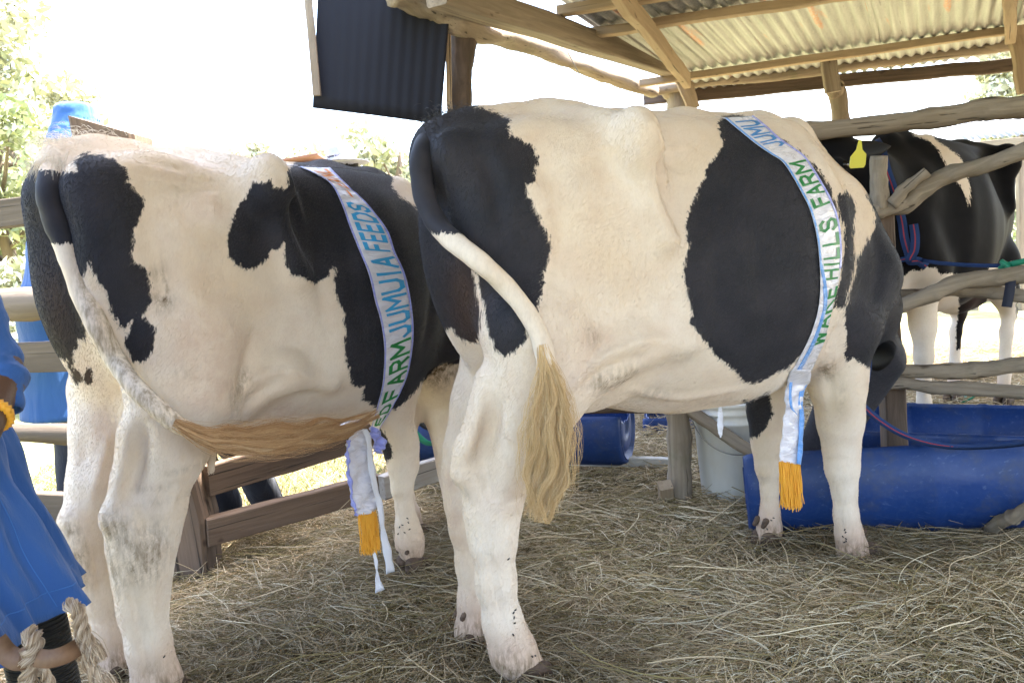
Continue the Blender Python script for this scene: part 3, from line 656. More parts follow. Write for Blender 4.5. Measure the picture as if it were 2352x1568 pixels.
tB, _ = tail(cowB, [(185, 352, .06, 16), (140, 366, .02, 24), (114, 425, -.02, 29), (125, 490, -.03, 30), (146, 545, -.04, 29), (170, 610, -.06, 28), (195, 680, -.09, 27), (225, 750, -.13, 25), (262, 820, -.18, 23), (312, 890, -.25, 22),
                    (370, 945, -.31, 22), (415, 978, -.34, 20), (450, 993, -.36, 12), (480, 1001, -.375, 4)], 560,
             lambda x, y: min(.75, max(0, (x-150)/60))*(.9 if x < 420 else max(0, .9-(x-420)/90)), top_y=392)
switch(cowB, tB, [(400, 968, -.36), (470, 1000, -.385), (540, 1010, -.40), (620, 1008, -.415), (700, 998, -.425), (780, 982, -.43), (870, 948, -.43)], 7500,
       ([0, .15, .35, .6, .85, 1], [.019, .022, .028, .029, .023, .012]), .00038, M_tan, wave=.006, seed=9, start=.5)
def hair_tuft(cow, x, y, v, n, ln, up, m, seed, name='hair_tuft', sp=.02):
    r_ = np.random.default_rng(seed); p0 = cow['fr'].W(cow['fr'].P(x, y, v)[0]); k = 5; base = p0+r_.normal(0, sp, (n, 3))*[1, 1, .35]
    d = np.array(up)+r_.normal(0, .35, (n, 3)); d /= np.linalg.norm(d, axis=1)[:, None]; L_ = ln*r_.uniform(.5, 1, n)
    pts = np.stack([base+d*(L_*t)[:, None]+np.array([0, 0, -.01])*t*t for t in np.linspace(0, 1, k)], 1)
    strands(name, pts, np.linspace(.0005, .00015, k), m, cow['root'], dict(t=r_.random(n)))
M_white_hair = hair_material('hair_white', [(0, (.62, .52, .40)), (1, (.72, .64, .52))])
M_black_hair = hair_material('hair_black', [(0, (.012, .012, .015)), (1, (.03, .028, .03))])
hair_tuft(cowB, 150, 335, 0, 500, .035, (-.5, 0, .6), M_white_hair, 1, sp=.03); hair_tuft(cowB, 190, 330, 0, 600, .03, (-.6, 0, .5), M_white_hair, 2, sp=.05)
hair_tuft(cowB, 128, 372, -.02, 700, .040, (-.45, 0, -.7), M_white_hair, 11, sp=.022); hair_tuft(cowB, 150, 380, -.05, 500, .035, (-.3, -.2, -.8), M_white_hair, 12, sp=.022)
hair_tuft(cowA, 1012, 283, 0, 400, .03, (-.5, 0, .6), M_black_hair, 3, sp=.02); hair_tuft(cowA, 1045, 262, 0, 400, .022, (-.5, 0, .6), M_black_hair, 5, sp=.03)

# ------------------------------------------------------------------ short coat of hair on the two near cows
def fur(cow, n, ln, seed, down=(-.75, 0, -.65)):
    r_ = np.random.default_rng(seed); V, Q, W_ = cow['V'], cow['Q'], cow['W']
    a, b, c, d = [W_[Q[:, i]] for i in range(4)]; nr = np.cross(c-a, d-b); ar = np.linalg.norm(nr, axis=1); nr /= ar[:, None]+1e-12
    cen = W_[Q].mean(1); vd = cen-cO; vd /= np.linalg.norm(vd, axis=1)[:, None]; fc = (nr*vd).sum(1)
    wgt = ar*np.where(fc < .35, 1, 0)*np.clip(2.2/np.linalg.norm(cen-cO, axis=1), 0, 1)**1.5*(V[Q[:, 0], 2] > .10); idx = r_.choice(len(Q), n, p=wgt/wgt.sum())
    s, t = r_.random((2, n, 1)); P = (W_[Q[idx, 0]]*(1-s)+W_[Q[idx, 1]]*s)*(1-t)+(W_[Q[idx, 3]]*(1-s)+W_[Q[idx, 2]]*s)*t
    N = nr[idx]; fl = np.array(down)@cow['fr'].M if False else (cow['fr'].u*down[0]+np.array([0, 0, down[2]]))
    Pn = vnoise(P, 6, 5)[:, None]; fl = fl+np.stack([Pn[:, 0], vnoise(P, 6, 8), vnoise(P, 6, 9)], 1)*.28+r_.normal(0, .09, (n, 3))
    T = fl-N*(fl*N).sum(1)[:, None]; T /= np.linalg.norm(T, axis=1)[:, None]
    L_ = ln*r_.uniform(.6, 1.25, n)[:, None]; lift = r_.uniform(.03, .11, n)[:, None]
    pts = np.stack([P-N*.0008, P+T*L_*.5+N*L_*lift*.65, P+T*L_+N*L_*lift], 1)
    q = Q[idx, 0]; at = {k: cow[k][q] for k in ('sd', 'dirt', 'hgt', 'brn')}; at['rp'] = (P-cow['fr'].o)@cow['fr'].M.T
    # smoother lookup of the marking distance inside a face
    for k in ('sd', 'dirt', 'hgt', 'brn'):
        vv = np.asarray(cow[k], float)[Q[idx]]; at[k] = ((vv[:, 0]*(1-s[:, 0])+vv[:, 1]*s[:, 0])*(1-t[:, 0])+(vv[:, 3]*(1-s[:, 0])+vv[:, 2]*s[:, 0])*t[:, 0])
    strands('coat_hair', pts, np.array([.00034, .00028, .0001]), M_fur, cow['root'], at)
if FUR:
    fur(cowA, 230000, .0085, 21); fur(cowB, 210000, .0085, 22)

# ------------------------------------------------------------------ sashes
def satin(name, col, cr=.35):
    m = mat(name, col, .30, .6); B = NB(m); P = B.obj(); n = B.noise(B.map(P, (14, 14, 40)), 1, 3, .6, 1.5); n2 = B.noise(P, 220, 2)
    B.rough(B.step(n, .2, 1.2)); B.b.inputs['Roughness'].default_value = .3; B.normal(B.bump(B.math('ADD', n, B.math('MULTIPLY', n2, .06)), cr, .02)); B.b.inputs['Sheen Weight'].default_value = .3
    return m
M_satin = satin('satin_silver', (.66, .64, .70)); M_blue = satin('satin_blue', (.11, .31, .72), .2); M_lilac = satin('satin_lilac', (.30, .33, .75), .2)
M_ltr_g = mat('letter_green', (.012, .20, .045), .55); M_ltr_b = mat('letter_blue', (.035, .32, .62), .55); M_ltr_o = mat('letter_orange', (.70, .24, .05), .55)
M_ltr_b2 = mat('letter_mid_blue', (.06, .24, .55), .55)
M_fringe = mat('fringe_yellow', (.78, .38, .03), .6); M_ribbon = mat('ribbon_white', (.72, .73, .80), .45)
STK = {  # strokes in a 0..1 box (x along reading, y up)
    'A': [[(0, 0), (.5, 1), (1, 0)], [(.2, .33), (.8, .33)]], 'R': [[(0, 0), (0, 1), (.7, 1), (.95, .85), (.95, .6), (.7, .47), (0, .47)], [(.5, .47), (1, 0)]],
    'M': [[(0, 0), (0, 1), (.5, .35), (1, 1), (1, 0)]], 'F': [[(0, 0), (0, 1), (1, 1)], [(0, .5), (.8, .5)]], 'U': [[(0, 1), (0, .25), (.2, .03), (.8, .03), (1, .25), (1, 1)]],
    'J': [[(.95, 1), (.95, .25), (.75, .02), (.25, .02), (0, .28)]], 'I': [[(.5, 0), (.5, 1)]], 'H': [[(0, 0), (0, 1)], [(1, 0), (1, 1)], [(0, .5), (1, .5)]],
    'L': [[(0, 1), (0, 0), (1, 0)]], 'S': [[(1, .8), (.75, 1), (.25, 1), (0, .78), (.2, .55), (.8, .45), (1, .22), (.75, 0), (.25, 0), (0, .2)]],
    'E': [[(1, 1), (0, 1), (0, 0), (1, 0)], [(0, .5), (.8, .5)]], 'D': [[(0, 0), (0, 1), (.6, 1), (1, .7), (1, .3), (.6, 0), (0, 0)]], 'W': [[(0, 1), (.25, 0), (.5, .75), (.75, 0), (1, 1)]],
    'K': [[(0, 0), (0, 1)], [(0, .42), (1, 1)], [(.3, .58), (1, 0)]], '-': [[(.1, .5), (.9, .5)]], 'X': [[(0, 0), (1, 1)], [(0, 1), (1, 0)]], 'N': [[(0, 0), (0, 1), (1, 0), (1, 1)]]}
class Sash:
    def __init__(s, cow, Lp, Rp, off=.007, free=None, m=10, n=150):
        """Lp, Rp: edge points; free: index from which the band hangs clear, with its own depth v"""
        s.L = resample(np.array(Lp, float), n); s.R = resample(np.array(Rp, float), n); s.n = n; s.m = m; G_ = np.zeros((n, m+1, 3)); r_ = np.random.default_rng(3)
        fr = cow['fr']; last = None; N_ = np.zeros((n, m+1, 3)); dep = np.full((n, m+1), np.nan)
        for i in range(n):
            for j in range(m+1):
                p = s.L[i]*(1-j/m)+s.R[i]*j/m; hit = cow['bvh'].ray_cast(Vector(cO), Vector(ray(*p)))
                if hit[0] is not None and (free is None or p[1] < free): dep[i, j] = (np.array(hit[0])-cO)@cF
        # fill the gaps (silhouette and free-hanging part) with the nearest depth along the band, then smooth
        for j in range(m+1):
            ok = ~np.isnan(dep[:, j]); dep[:, j] = np.interp(np.arange(n), np.where(ok)[0], dep[ok, j]) if ok.any() else np.nan
        for j in range(m+1):
            if np.isnan(dep[:, j]).any(): dep[:, j] = np.nanmean(dep)
        ker = np.hanning(9); ker /= ker.sum()
        for j in range(m+1): dep[:, j] = np.convolve(np.pad(dep[:, j], 4, 'edge'), ker, 'valid')
        for i in range(n):
            for j in range(m+1):
                p = s.L[i]*(1-j/m)+s.R[i]*j/m; d = ray(*p); G_[i, j] = cO+d*(dep[i, j]/(d@cF))
                G_[i, j] -= d/np.linalg.norm(d)*(off+.0025*math.sin(i*.9+j*.7)+.002*math.sin(i*.37-j))
        s.G = G_
    def at(s, a, t):
        a = min(max(a, 0), s.n-1.001); t = min(max(t, 0), .9999)*s.m; i, j = int(a), int(t); f, g = a-i, t-j; G_ = s.G
        return (G_[i, j]*(1-f)+G_[i+1, j]*f)*(1-g)+(G_[i, j+1]*(1-f)+G_[i+1, j+1]*f)*g
    def nrm(s, a, t):
        u = s.at(a+.7, t)-s.at(a-.7, t); v = s.at(a, t+.05)-s.at(a, t-.05); n = np.cross(u, v); n /= np.linalg.norm(n)+1e-12
        return n if n@(cO-s.at(a, t)) > 0 else -n
    def a_of_y(s, y): yc = (s.L[:, 1]+s.R[:, 1])/2; return float(np.interp(y, yc, np.arange(s.n)))
    def strip(s, name, m, parent, t0=0, t1=1, lift=0, a0=0, a1=None, thick=.0012):
        a1 = a1 or s.n-1; nn = int(a1-a0)+1; mm = 8; V = []; 
        for i in range(nn):
            for j in range(mm+1):
                t = (t0[i] if hasattr(t0, '__len__') else t0); q = (t1[i] if hasattr(t1, '__len__') else t1); t = t+(q-t)*j/mm
                a = a0+(a1-a0)*i/(nn-1); V.append(s.at(a, t)+(s.nrm(a, t)*lift if lift else 0))
        V = np.array(V); F_ = [(i*(mm+1)+j, i*(mm+1)+j+1, (i+1)*(mm+1)+j+1, (i+1)*(mm+1)+j) for i in range(nn-1) for j in range(mm)]
        o = mkmesh(name, V, F_, m, parent); sm = o.modifiers.new('s', 'SOLIDIFY'); sm.thickness = thick; return o
    def text(s, word, ys, m, parent, t_base=.80, t_cap=.24, w=.19, clip=None):
        """letters from ys[0] (start, low in the picture) to ys[1]; tops towards the left edge"""
        a0, a1 = s.a_of_y(ys[0]), s.a_of_y(ys[1]); nl = len(word); wd = [.35 if c in 'I' else (1.15 if c in 'MW' else .9) for c in word]; tot = sum(wd)+.42*(nl-1); x = 0; mb = MB()
        for c, cw in zip(word, wd):
            if c == ' ': x += cw; continue
            for st in STK[c]:
                st = [np.array([x+.0+(p[0])*cw*(1 if c != 'I' else 1), p[1]]) for p in st]
                for p, q in zip(st[:-1], st[1:]):
                    d = q-p; ln = np.linalg.norm(d)+1e-9; e = d/ln; nn_ = np.array([-e[1], e[0]])*w*.55; p2, q2 = p-e*w*.45, q+e*w*.45; k = max(2, int(ln/.12)); V = []
                    for i in range(k+1):
                        for sg in (-1, 0, 1):
                            r = p2+(q2-p2)*i/k+nn_*sg; a = a0+(a1-a0)*r[0]/tot; t = t_base+(t_cap-t_base)*r[1]
                            if clip is not None: t = max(t, np.interp(a, *clip))
                            V.append(s.at(a, t)+s.nrm(a, t)*.0022)
                    mb.add(V, [(i*3+g, i*3+g+1, i*3+g+4, i*3+g+3) for i in range(k) for g in (0, 1)])
            x += cw+.42
        return mb.build('lettering', m, parent, smooth=False)
def over_back(sash, cow, name, m, parent, du=.045, n=26):
    """the band goes on over the spine and down the far side of the cow"""
    fr = cow['fr']; a = fr.L(sash.G[0, 0]); b = fr.L(sash.G[0, -1]); bv = cow['bvh']; rows = [[sash.G[0, j] for j in range(0, sash.m+1, 2)]]
    for i in range(1, n):
        th = math.radians(92-160*i/(n-1)); row = []
        for j in range(0, sash.m+1, 2):
            u = a[0]+(b[0]-a[0])*j/sash.m-.006*i*.6; c_ = np.array([u, .0, 1.0]); d = np.array([0, math.cos(th), math.sin(th)])
            h_ = bv.ray_cast(Vector(fr.W(c_+d*.9)), Vector(-(fr.W(d)-fr.o)))
            row.append(np.array(h_[0])+(fr.W(d)-fr.o)*.008 if h_[0] is not None else rows[-1][j//2])
        rows.append(row)
    k = len(rows[0]); V = [p for r in rows for p in r]; F_ = [(i*k+j, i*k+j+1, (i+1)*k+j+1, (i+1)*k+j) for i in range(n-1) for j in range(k-1)]
    o = mkmesh(name, V, F_, m, parent); sm = o.modifiers.new('s', 'SOLIDIFY'); sm.thickness = .0012
def fringe(P0, P1, length, n, m, parent, seed=0, down=(0, 0, -1)):
    r_ = np.random.default_rng(seed); t = r_.random(n); base = np.array(P0)+(np.array(P1)-np.array(P0))*t[:, None]; base = base+r_.normal(0, .0025, (n, 3)); L_ = length*r_.uniform(.86, 1.03, n); k = 7; ph = r_.random(n)*6.28
    dn = np.array(down)+r_.normal(0, .025, (n, 3)); sd_ = np.cross(down, cF); sd_ /= np.linalg.norm(sd_)
    pts = np.stack([base+dn*(L_*s)[:, None]+sd_*(.004*s*np.sin(ph+s*5))[:, None] for s in np.linspace(0, 1, k)], 1)
    return strands('fringe', pts, np.full(k, .0011), m, parent)

# the sash of the middle cow
LA = [(1665, 272), (1698, 300), (1735, 330), (1768, 353), (1798, 373), (1821, 407), (1841, 443), (1858, 477), (1871, 520), (1878, 560), (1882, 600), (1884, 640), (1883, 680), (1877, 720), (1866, 757), (1852, 790), (1835, 823), (1820, 850)]
RA = [(1731, 267), (1762, 292), (1790, 318), (1822, 340), (1850, 362), (1872, 395), (1892, 428), (1908, 458), (1924, 500), (1931, 550), (1932, 595), (1928, 635), (1921, 668), (1912, 705), (1903, 745), (1893, 783), (1878, 818), (1864, 850)]
sA = empty('sash', cowA['fr'].W((.95, -.30, .5)), 'silver sash with green HILLS FARM letters round the middle cow', 'sash', 'award sashes on the cows')
ba = Sash(cowA, LA, RA)
fold = np.interp(np.arange(ba.n), [0, 88, 100, 112, 128, 149], [.05, .05, .30, .52, .46, .40])
ba.strip('band', M_satin, sA); over_back(ba, cowA, 'band_far_side', M_satin, sA)
ba.strip('blue_edge', M_blue, sA, t0=np.maximum(fold-.14-.06*(np.arange(ba.n) > 100), 0)+.0, t1=fold+.02, lift=.0014)
ba.strip('blue_edge', M_lilac, sA, t0=.93, t1=1.0, lift=.0012, a1=92)
cl = (np.arange(ba.n), fold+.02)
ba.text('WAKE', (792, 662), M_ltr_g, sA, .93, .22, .21, clip=cl); ba.text('HILLS', (640, 507), M_ltr_g, sA, .84, .22, .21); ba.text('FARM', (472, 374), M_ltr_g, sA, .84, .22, .21); ba.text('JUMU', (338, 280), M_ltr_b2, sA, .84, .22, .21)
fr = cowA['fr']; hv = -.235
def hang(cow, L_, R_, v, name, m, parent, n=46, mm=8, crease=.004, vs=None, seed=0):
    f = cow['fr']; L_ = resample(np.array(L_, float), n); R_ = resample(np.array(R_, float), n); V = []
    for i in range(n):
        for j in range(mm+1):
            p = L_[i]*(1-j/mm)+R_[i]*j/mm; vv = v if vs is None else np.interp(i/(n-1), *vs); q, _ = f.P(p[0], p[1], vv); q[1] += crease*(math.sin(i*.55+j*.9+seed)+.6*math.sin(i*1.3-j*.7)+.5*math.sin(j*1.6+seed)); V.append(f.W(q))
    o = mkmesh(name, V, [(i*(mm+1)+j, i*(mm+1)+j+1, (i+1)*(mm+1)+j+1, (i+1)*(mm+1)+j) for i in range(n-1) for j in range(mm)], m, parent)
    sm = o.modifiers.new('s', 'SOLIDIFY'); sm.thickness = .001; return o
hang(cowA, [(1819, 849), (1808, 873), (1803, 906), (1804, 935), (1800, 960), (1795, 1000), (1791, 1040), (1788, 1061)], [(1865, 849), (1860, 873), (1848, 895), (1842, 925), (1846, 955), (1842, 1000), (1841, 1035), (1837, 1066)], -.20, 'hanging_end', M_satin, sA, vs=([0, .2, 1], [-.27, -.21, -.20]), crease=.0022)
hang(cowA, [(1852, 872), (1838, 890), (1834, 925), (1836, 955), (1834, 1000), (1832, 1035), (1829, 1064)], [(1861, 872), (1849, 893), (1843, 925), (1847, 955), (1844, 1000), (1843, 1035), (1839, 1067)], -.209, 'blue_edge', M_blue, sA, mm=3, crease=.0006)
hang(cowA, [(1832, 858), (1815, 875), (1812, 905), (1815, 935), (1829, 950)], [(1837, 858), (1821, 877), (1818, 905), (1821, 935), (1834, 955)], -.222, 'blue_edge', M_blue, sA, mm=2, crease=.0006)
fringe(fr.W(fr.P(1790, 1060, -.20)[0]), fr.W(fr.P(1837, 1065, -.20)[0]), .135, 150, M_fringe, sA, 1, down=(.02, 0, -1))
hang(cowA, [(1651, 930), (1648, 950), (1648, 985), (1653, 1003)], [(1656, 932), (1660, 955), (1660, 985), (1656, 1005)], -.05, 'tie_ribbon', M_ribbon, sA, mm=3, crease=.001)

# the sash of the left cow
LB = [(690, 384), (733, 404), (762, 425), (784, 467), (804, 523), (824, 573), (847, 630), (861, 690), (874, 736), (882, 790), (882, 840), (877, 890), (864, 940), (854, 982)]
RB = [(757, 386), (794, 423), (827, 453), (857, 485), (891, 533), (907, 580), (927, 623), (939, 670), (946, 716), (949, 763), (944, 816), (934, 863), (912, 915), (872, 985)]
sB = empty('sash', cowB['fr'].W((.95, -.30, .5)), 'silver sash with blue FEEDS and green FARM letters round the left cow', 'sash', 'award sashes on the cows')
bb = Sash(cowB, LB, RB)
bb.strip('band', M_satin, sB); over_back(bb, cowB, 'band_far_side', M_satin, sB)
bb.strip('blue_edge', M_lilac, sB, t0=0, t1=.05, lift=.0012); bb.strip('blue_edge', M_lilac, sB, t0=.95, t1=1, lift=.0012)
bb.text('FEEDS', (575, 470), M_ltr_b, sB, .82, .24, .21); bb.text('JUMUIA', (776, 590), M_ltr_b, sB, .86, .26, .21); bb.text('FARM', (918, 787), M_ltr_g, sB, .86, .26, .21); bb.text('ED', (975, 932), M_ltr_g, sB, .80, .30, .21)
bb.text('-', (452, 436), M_ltr_o, sB, .80, .30, .21); bb.text('EXNL', (428, 389), M_ltr_o, sB, .78, .25, .21)
fr = cowB['fr']
hang(cowB, [(810, 988), (799, 1015), (797, 1046), (801, 1096), (811, 1156), (821, 1184)], [(846, 985), (848, 1015), (852, 1046), (858, 1096), (866, 1150), (863, 1176)], -.33, 'hanging_end', M_satin, sB, seed=2)
hang(cowB, [(799, 1010), (796, 1046), (799, 1096), (809, 1156), (818, 1184)], [(803, 1010), (800, 1046), (805, 1096), (814, 1156), (822, 1184)], -.335, 'blue_edge', M_lilac, sB, mm=2, seed=2)
hang(cowB, [(850, 975), (852, 1000), (856, 1030), (866, 1040)], [(868, 985), (880, 1005), (881, 1030), (874, 1042)], -.31, 'blue_bow', M_lilac, sB, crease=.008, seed=5, n=20)
hang(cowB, [(832, 985), (840, 1010), (845, 1060), (852, 1110), (866, 1160), (872, 1210), (879, 1260), (887, 1318)], [(842, 985), (852, 1010), (858, 1060), (866, 1110), (878, 1160), (884, 1210), (896, 1260), (907, 1312)], -.345, 'tie_ribbon', M_ribbon, sB, mm=3, crease=.002)
hang(cowB, [(855, 1262), (860, 1290), (862, 1320), (863, 1362)], [(861, 1262), (866, 1290), (870, 1320), (881, 1352)], -.335, 'tie_ribbon', M_ribbon, sB, mm=3, crease=.002, n=16)
fringe(fr.W(fr.P(826, 1182, -.33)[0]), fr.W(fr.P(862, 1176, -.33)[0]), .115, 130, M_fringe, sB, 2, down=(.03, 0, -1))
# ------------------------------------------------------------------ timber
_old_add = MB.add
def wood(name, c1, c2, c3, rough=.8, grain=1.0, moss=0.0):
    m = mat(name, rough=rough, spec=.25); B = NB(m); P = B.attr('lp', 'Vector')
    g = B.noise(B.map(P, (1.6, 34*grain, 34*grain)), 1, 5, .65, 1.2); g2 = B.noise(B.map(P, (.7, 9, 9)), 1, 3, .6); k = B.noise(B.map(P, (7, 15, 15)), 1, 2, .5)
    c = B.mix(B.step(g, .3, .7), c1, c2); c = B.mix(B.math('MULTIPLY', B.step(g2, .45, .72), .7), c, c3)
    c = B.mix(B.step(k, .70, .76), c, (c1[0]*.35, c1[1]*.32, c1[2]*.3))
    crack = B.step(B.noise(B.map(P, (.9, 60, 60)), 1, 2, .5), .66, .70); c = B.mix(B.math('MULTIPLY', crack, .75), c, (.02, .016, .012))
    if moss: c = B.mix(B.math('MULTIPLY', B.step(B.noise(P, 6, 4, .7), .55, .68), moss), c, (.10, .12, .045))
    B.base(c); B.normal(B.bump(B.math('SUBTRACT', g, B.math('MULTIPLY', crack, .8)), .55, .006)); return m
W_grey = wood('wood_weathered', (.17, .135, .10), (.30, .25, .19), (.10, .075, .055))
W_pole = wood('wood_pole', (.20, .16, .115), (.33, .27, .20), (.13, .10, .07), moss=.25)
W_dark = wood('wood_dark', (.07, .05, .038), (.14, .10, .075), (.035, .028, .022))
W_new = wood('wood_sawn_pale', (.29, .21, .13), (.39, .30, .20), (.19, .14, .09))
W_red = wood('wood_sawn_brown', (.10, .066, .045), (.17, .12, .085), (.05, .035, .026))
W_white = wood('wood_whitewashed', (.42, .40, .36), (.55, .53, .49), (.16, .12, .09))
W_dk2 = wood('wood_rail_light', (.11, .085, .065), (.17, .135, .105), (.06, .045, .035)); W_dk3 = wood('wood_rail_dark', (.07, .053, .038), (.115, .09, .068), (.04, .03, .022))
def add_lp(o, ax):
    """grain coordinates: first one runs along the timber"""
    me = o.data; n = len(me.vertices); v = np.zeros(n*3, np.float32); me.vertices.foreach_get('co', v); v = v.reshape(-1, 3)
    a = np.array(ax, float); a /= np.linalg.norm(a); b = np.cross(a, [0, 0, 1.0] if abs(a[2]) < .9 else [0, 1.0, 0]); b /= np.linalg.norm(b); c = np.cross(a, b)
    off = np.array([hash(o.name) % 97, 0, 0])*.37; q = np.stack([v@a, v@b, v@c], 1)+off
    at = me.attributes.new('lp', 'FLOAT_VECTOR', 'POINT'); at.data.foreach_set('vector', q.astype(np.float32).ravel())
def timber(name, a, b, w_, h_, m, label, cat, group=None, parent=None, wob=.006, seed=0, up=(0, 0, 1), w2=None, h2=None, seg=7):
    mb = MB(); mb.bar(a, b, w_, h_, up=up, seg=seg, wob=wob, seed=seed, w2=w2, h2=h2); o = mb.build(name, m, parent, smooth=False)
    add_lp(o, np.array(b)-np.array(a))
    if not parent: rebase(o, np.minimum(a, b)); tag(o, label, cat, group)
    return o
def pole(name, pts, rad, m, label, cat, group=None, parent=None, wob=.10, seed=0, n=16, seg=40, knots=2):
    C_ = resample(np.hstack([np.array(pts, float), np.array(rad, float)[:, None] if hasattr(rad, '__len__') else np.full((len(pts), 1), rad)]), seg)
    r_ = np.random.default_rng(seed); ln = np.linalg.norm(C_[-1, :3]-C_[0, :3])
    C_[:, :3] += np.stack([np.interp(np.arange(seg), np.linspace(0, seg-1, 7), r_.normal(0, .004*ln**.5, 7)) for _ in range(3)], 1)
    for _ in range(knots): i = r_.integers(3, seg-3); C_[i-1:i+2, 3] *= [1.05, 1.12, 1.05]
    mb = MB(); mb.tube(C_[:, :3], C_[:, 3], n=n, wob=wob, seed=seed); o = mb.build(name, m, parent); add_lp(o, C_[-1, :3]-C_[0, :3])
    if not parent: rebase(o, C_[0, :3]); tag(o, label, cat, group)
    return o
PZ = lambda x, y, Y: PY(x, y, Y)

# ---- ground and far setting
gx, gy = np.meshgrid(np.concatenate([np.linspace(-400, -8, 14), np.linspace(-7, 9, 161), np.linspace(10, 400, 14)]), np.concatenate([np.linspace(-60, -3, 6), np.linspace(-2, 12, 141), np.linspace(13, 600, 16)]), indexing='ij')
P = np.stack([gx.ravel(), gy.ravel(), np.zeros(gx.size)], 1)
def gz(x, y):
    p = np.stack([np.asarray(x, float), np.asarray(y, float), np.zeros_like(np.asarray(x, float))], -1)
    near = np.clip((12-np.abs(y-4))/4, 0, 1)
    hay = .10/(1+np.exp(-(np.asarray(y)-3.75)*5))*(1/(1+np.exp(-(np.asarray(x)-.9)*4)))
    return (vnoise(p, 1.1, 2)*.018+vnoise(p, 4.0, 6)*.012)*near+hay-.012
P[:, 2] = gz(P[:, 0], P[:, 1]); ny = gy.shape[1]; ids = np.arange(gx.size).reshape(gx.shape)
Fq = np.stack([ids[:-1, :-1], ids[1:, :-1], ids[1:, 1:], ids[:-1, 1:]], -1).reshape(-1, 4)
M_ground = mat('ground_litter', rough=.95, spec=.1); B = NB(M_ground); o_ = B.obj()
n1 = B.noise(o_, 1.3, 5, .6); n2 = B.noise(B.map(o_, (90, 25, 1), (0, 0, .6)), 1, 4, .7); n3 = B.noise(B.map(o_, (22, 95, 1), (0, 0, .3)), 1, 4, .7)
c = B.mix(B.step(n1, .35, .65), (.13, .10, .055), (.21, .165, .095)); c = B.mix(B.math('MULTIPLY', B.step(n2, .5, .75), .8), c, (.42, .33, .20)); c = B.mix(B.math('MULTIPLY', B.step(n3, .52, .75), .7), c, (.33, .27, .15))
sx = B.new('ShaderNodeSeparateXYZ'); B.put(sx.inputs[0], o_)
far = B.math('MAXIMUM', B.step(sx.outputs[1], 7, 11), B.step(B.math('ADD', B.math('MULTIPLY', sx.outputs[0], -1), B.math('MULTIPLY', n1, .8)), 1.9, 2.9))
gr = B.mix(B.step(B.noise(o_, 5, 4, .6), .4, .65), (.20, .22, .09), (.34, .30, .17)); B.base(B.mix(far, c, gr)); B.normal(B.bump(B.math('ADD', n2, n3), .8, .02))
gobj = mkmesh('ground', P, Fq, M_ground); tag(gobj, kind='structure')

# ---- hay strands
def hay_field(n, xr, yr, seed, lmin, lmax, rad, zspread, label, name='hay', keep=None, cols=None, raise_=0):
    r_ = np.random.default_rng(seed); y = yr[0]+(yr[1]-yr[0])*r_.random(n)**1.15; x = xr[0]+(xr[1]-xr[0])*r_.random(n)
    if keep is not None: k_ = keep(x, y); x, y = x[k_], y[k_]; n = len(x)
    pn = np.stack([x, y, x*0], 1); th = r_.random(n)*math.pi*2; th = np.where(r_.random(n) < .6, vnoise(pn, .9, 12)*3.2+r_.normal(0, .55, n), th)
    L_ = r_.uniform(0, 1, n)**2*(lmax-lmin)+lmin; k = 6; cv = r_.normal(0, .8, n); z0 = gz(x, y)+.022*sum(np.exp(-(((x-fx)**2+(y-fy)**2)/.012)) for fx, fy in FEETXY)*r_.random(n)+.004+zspread*r_.random(n)**2+np.clip(vnoise(pn, 2.3, 17), 0, 1)*.05*(zspread/.04)+raise_
    tilt = r_.normal(0, .13, n); tilt = np.where(r_.random(n) < .025, r_.uniform(.3, .9, n), tilt); pts = np.zeros((n, k, 3)); px_, py_ = x.copy(), y.copy(); kink = r_.integers(1, k, n); ka = np.where(r_.random(n) < .3, r_.normal(0, .9, n), 0)
    for j in range(k):
        t = j/(k-1); pts[:, j, 0] = px_; pts[:, j, 1] = py_; pts[:, j, 2] = np.maximum(z0+(t-.35)*L_*np.sin(tilt)-L_*.25*(t-.5)**2*np.abs(np.sin(tilt))+.004*np.sin(t*6+cv), gz(px_, py_)+.002)
        a = th+cv*t+np.where(j >= kink, ka, 0); px_ = px_+np.cos(a)*L_/(k-1)*np.cos(tilt); py_ = py_+np.sin(a)*L_/(k-1)*np.cos(tilt)
    R_ = np.array([.8, 1, 1, .95, .8, .35])[None]*(rad*r_.uniform(.5, 1.5, n)**1.2)[:, None]
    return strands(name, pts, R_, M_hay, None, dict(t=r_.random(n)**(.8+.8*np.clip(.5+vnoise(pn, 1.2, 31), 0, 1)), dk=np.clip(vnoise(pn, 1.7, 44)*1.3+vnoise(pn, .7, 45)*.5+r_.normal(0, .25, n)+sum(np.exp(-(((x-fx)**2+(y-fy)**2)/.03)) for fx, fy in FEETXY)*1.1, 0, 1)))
M_hay = mat('hay_strand', rough=.7, spec=.2); B = NB(M_hay)
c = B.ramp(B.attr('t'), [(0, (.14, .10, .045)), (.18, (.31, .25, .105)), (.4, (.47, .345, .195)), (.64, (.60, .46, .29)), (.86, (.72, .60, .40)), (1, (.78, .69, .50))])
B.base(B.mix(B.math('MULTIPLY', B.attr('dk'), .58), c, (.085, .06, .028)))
FEETXY = [tuple((fr_.W((f[0]+.02, f[1], 0))+np.array([ox, oy, 0]))[:2]) for fr_, sp_ in ((A, SPA), (Bf, SPB)) for f in sp_['feet'] for ox, oy in ((0, 0), (.12, .02))]
inshed = lambda x, y: (x > -1.75+.10*np.sin(y*5)+np.clip(y-3.2, 0, 9)*.0) & ~((x < -.2-.0*y) & (y > 3.3+(x+1.2)*.75)) & (np.abs(x) < .75*y+.6)
hy = hay_field(int(160000*HAYK), (-2.4, 2.6), (.9, 3.4), 1, .035, .24, .00078, .042, '', keep=inshed); hm_ = [hy]
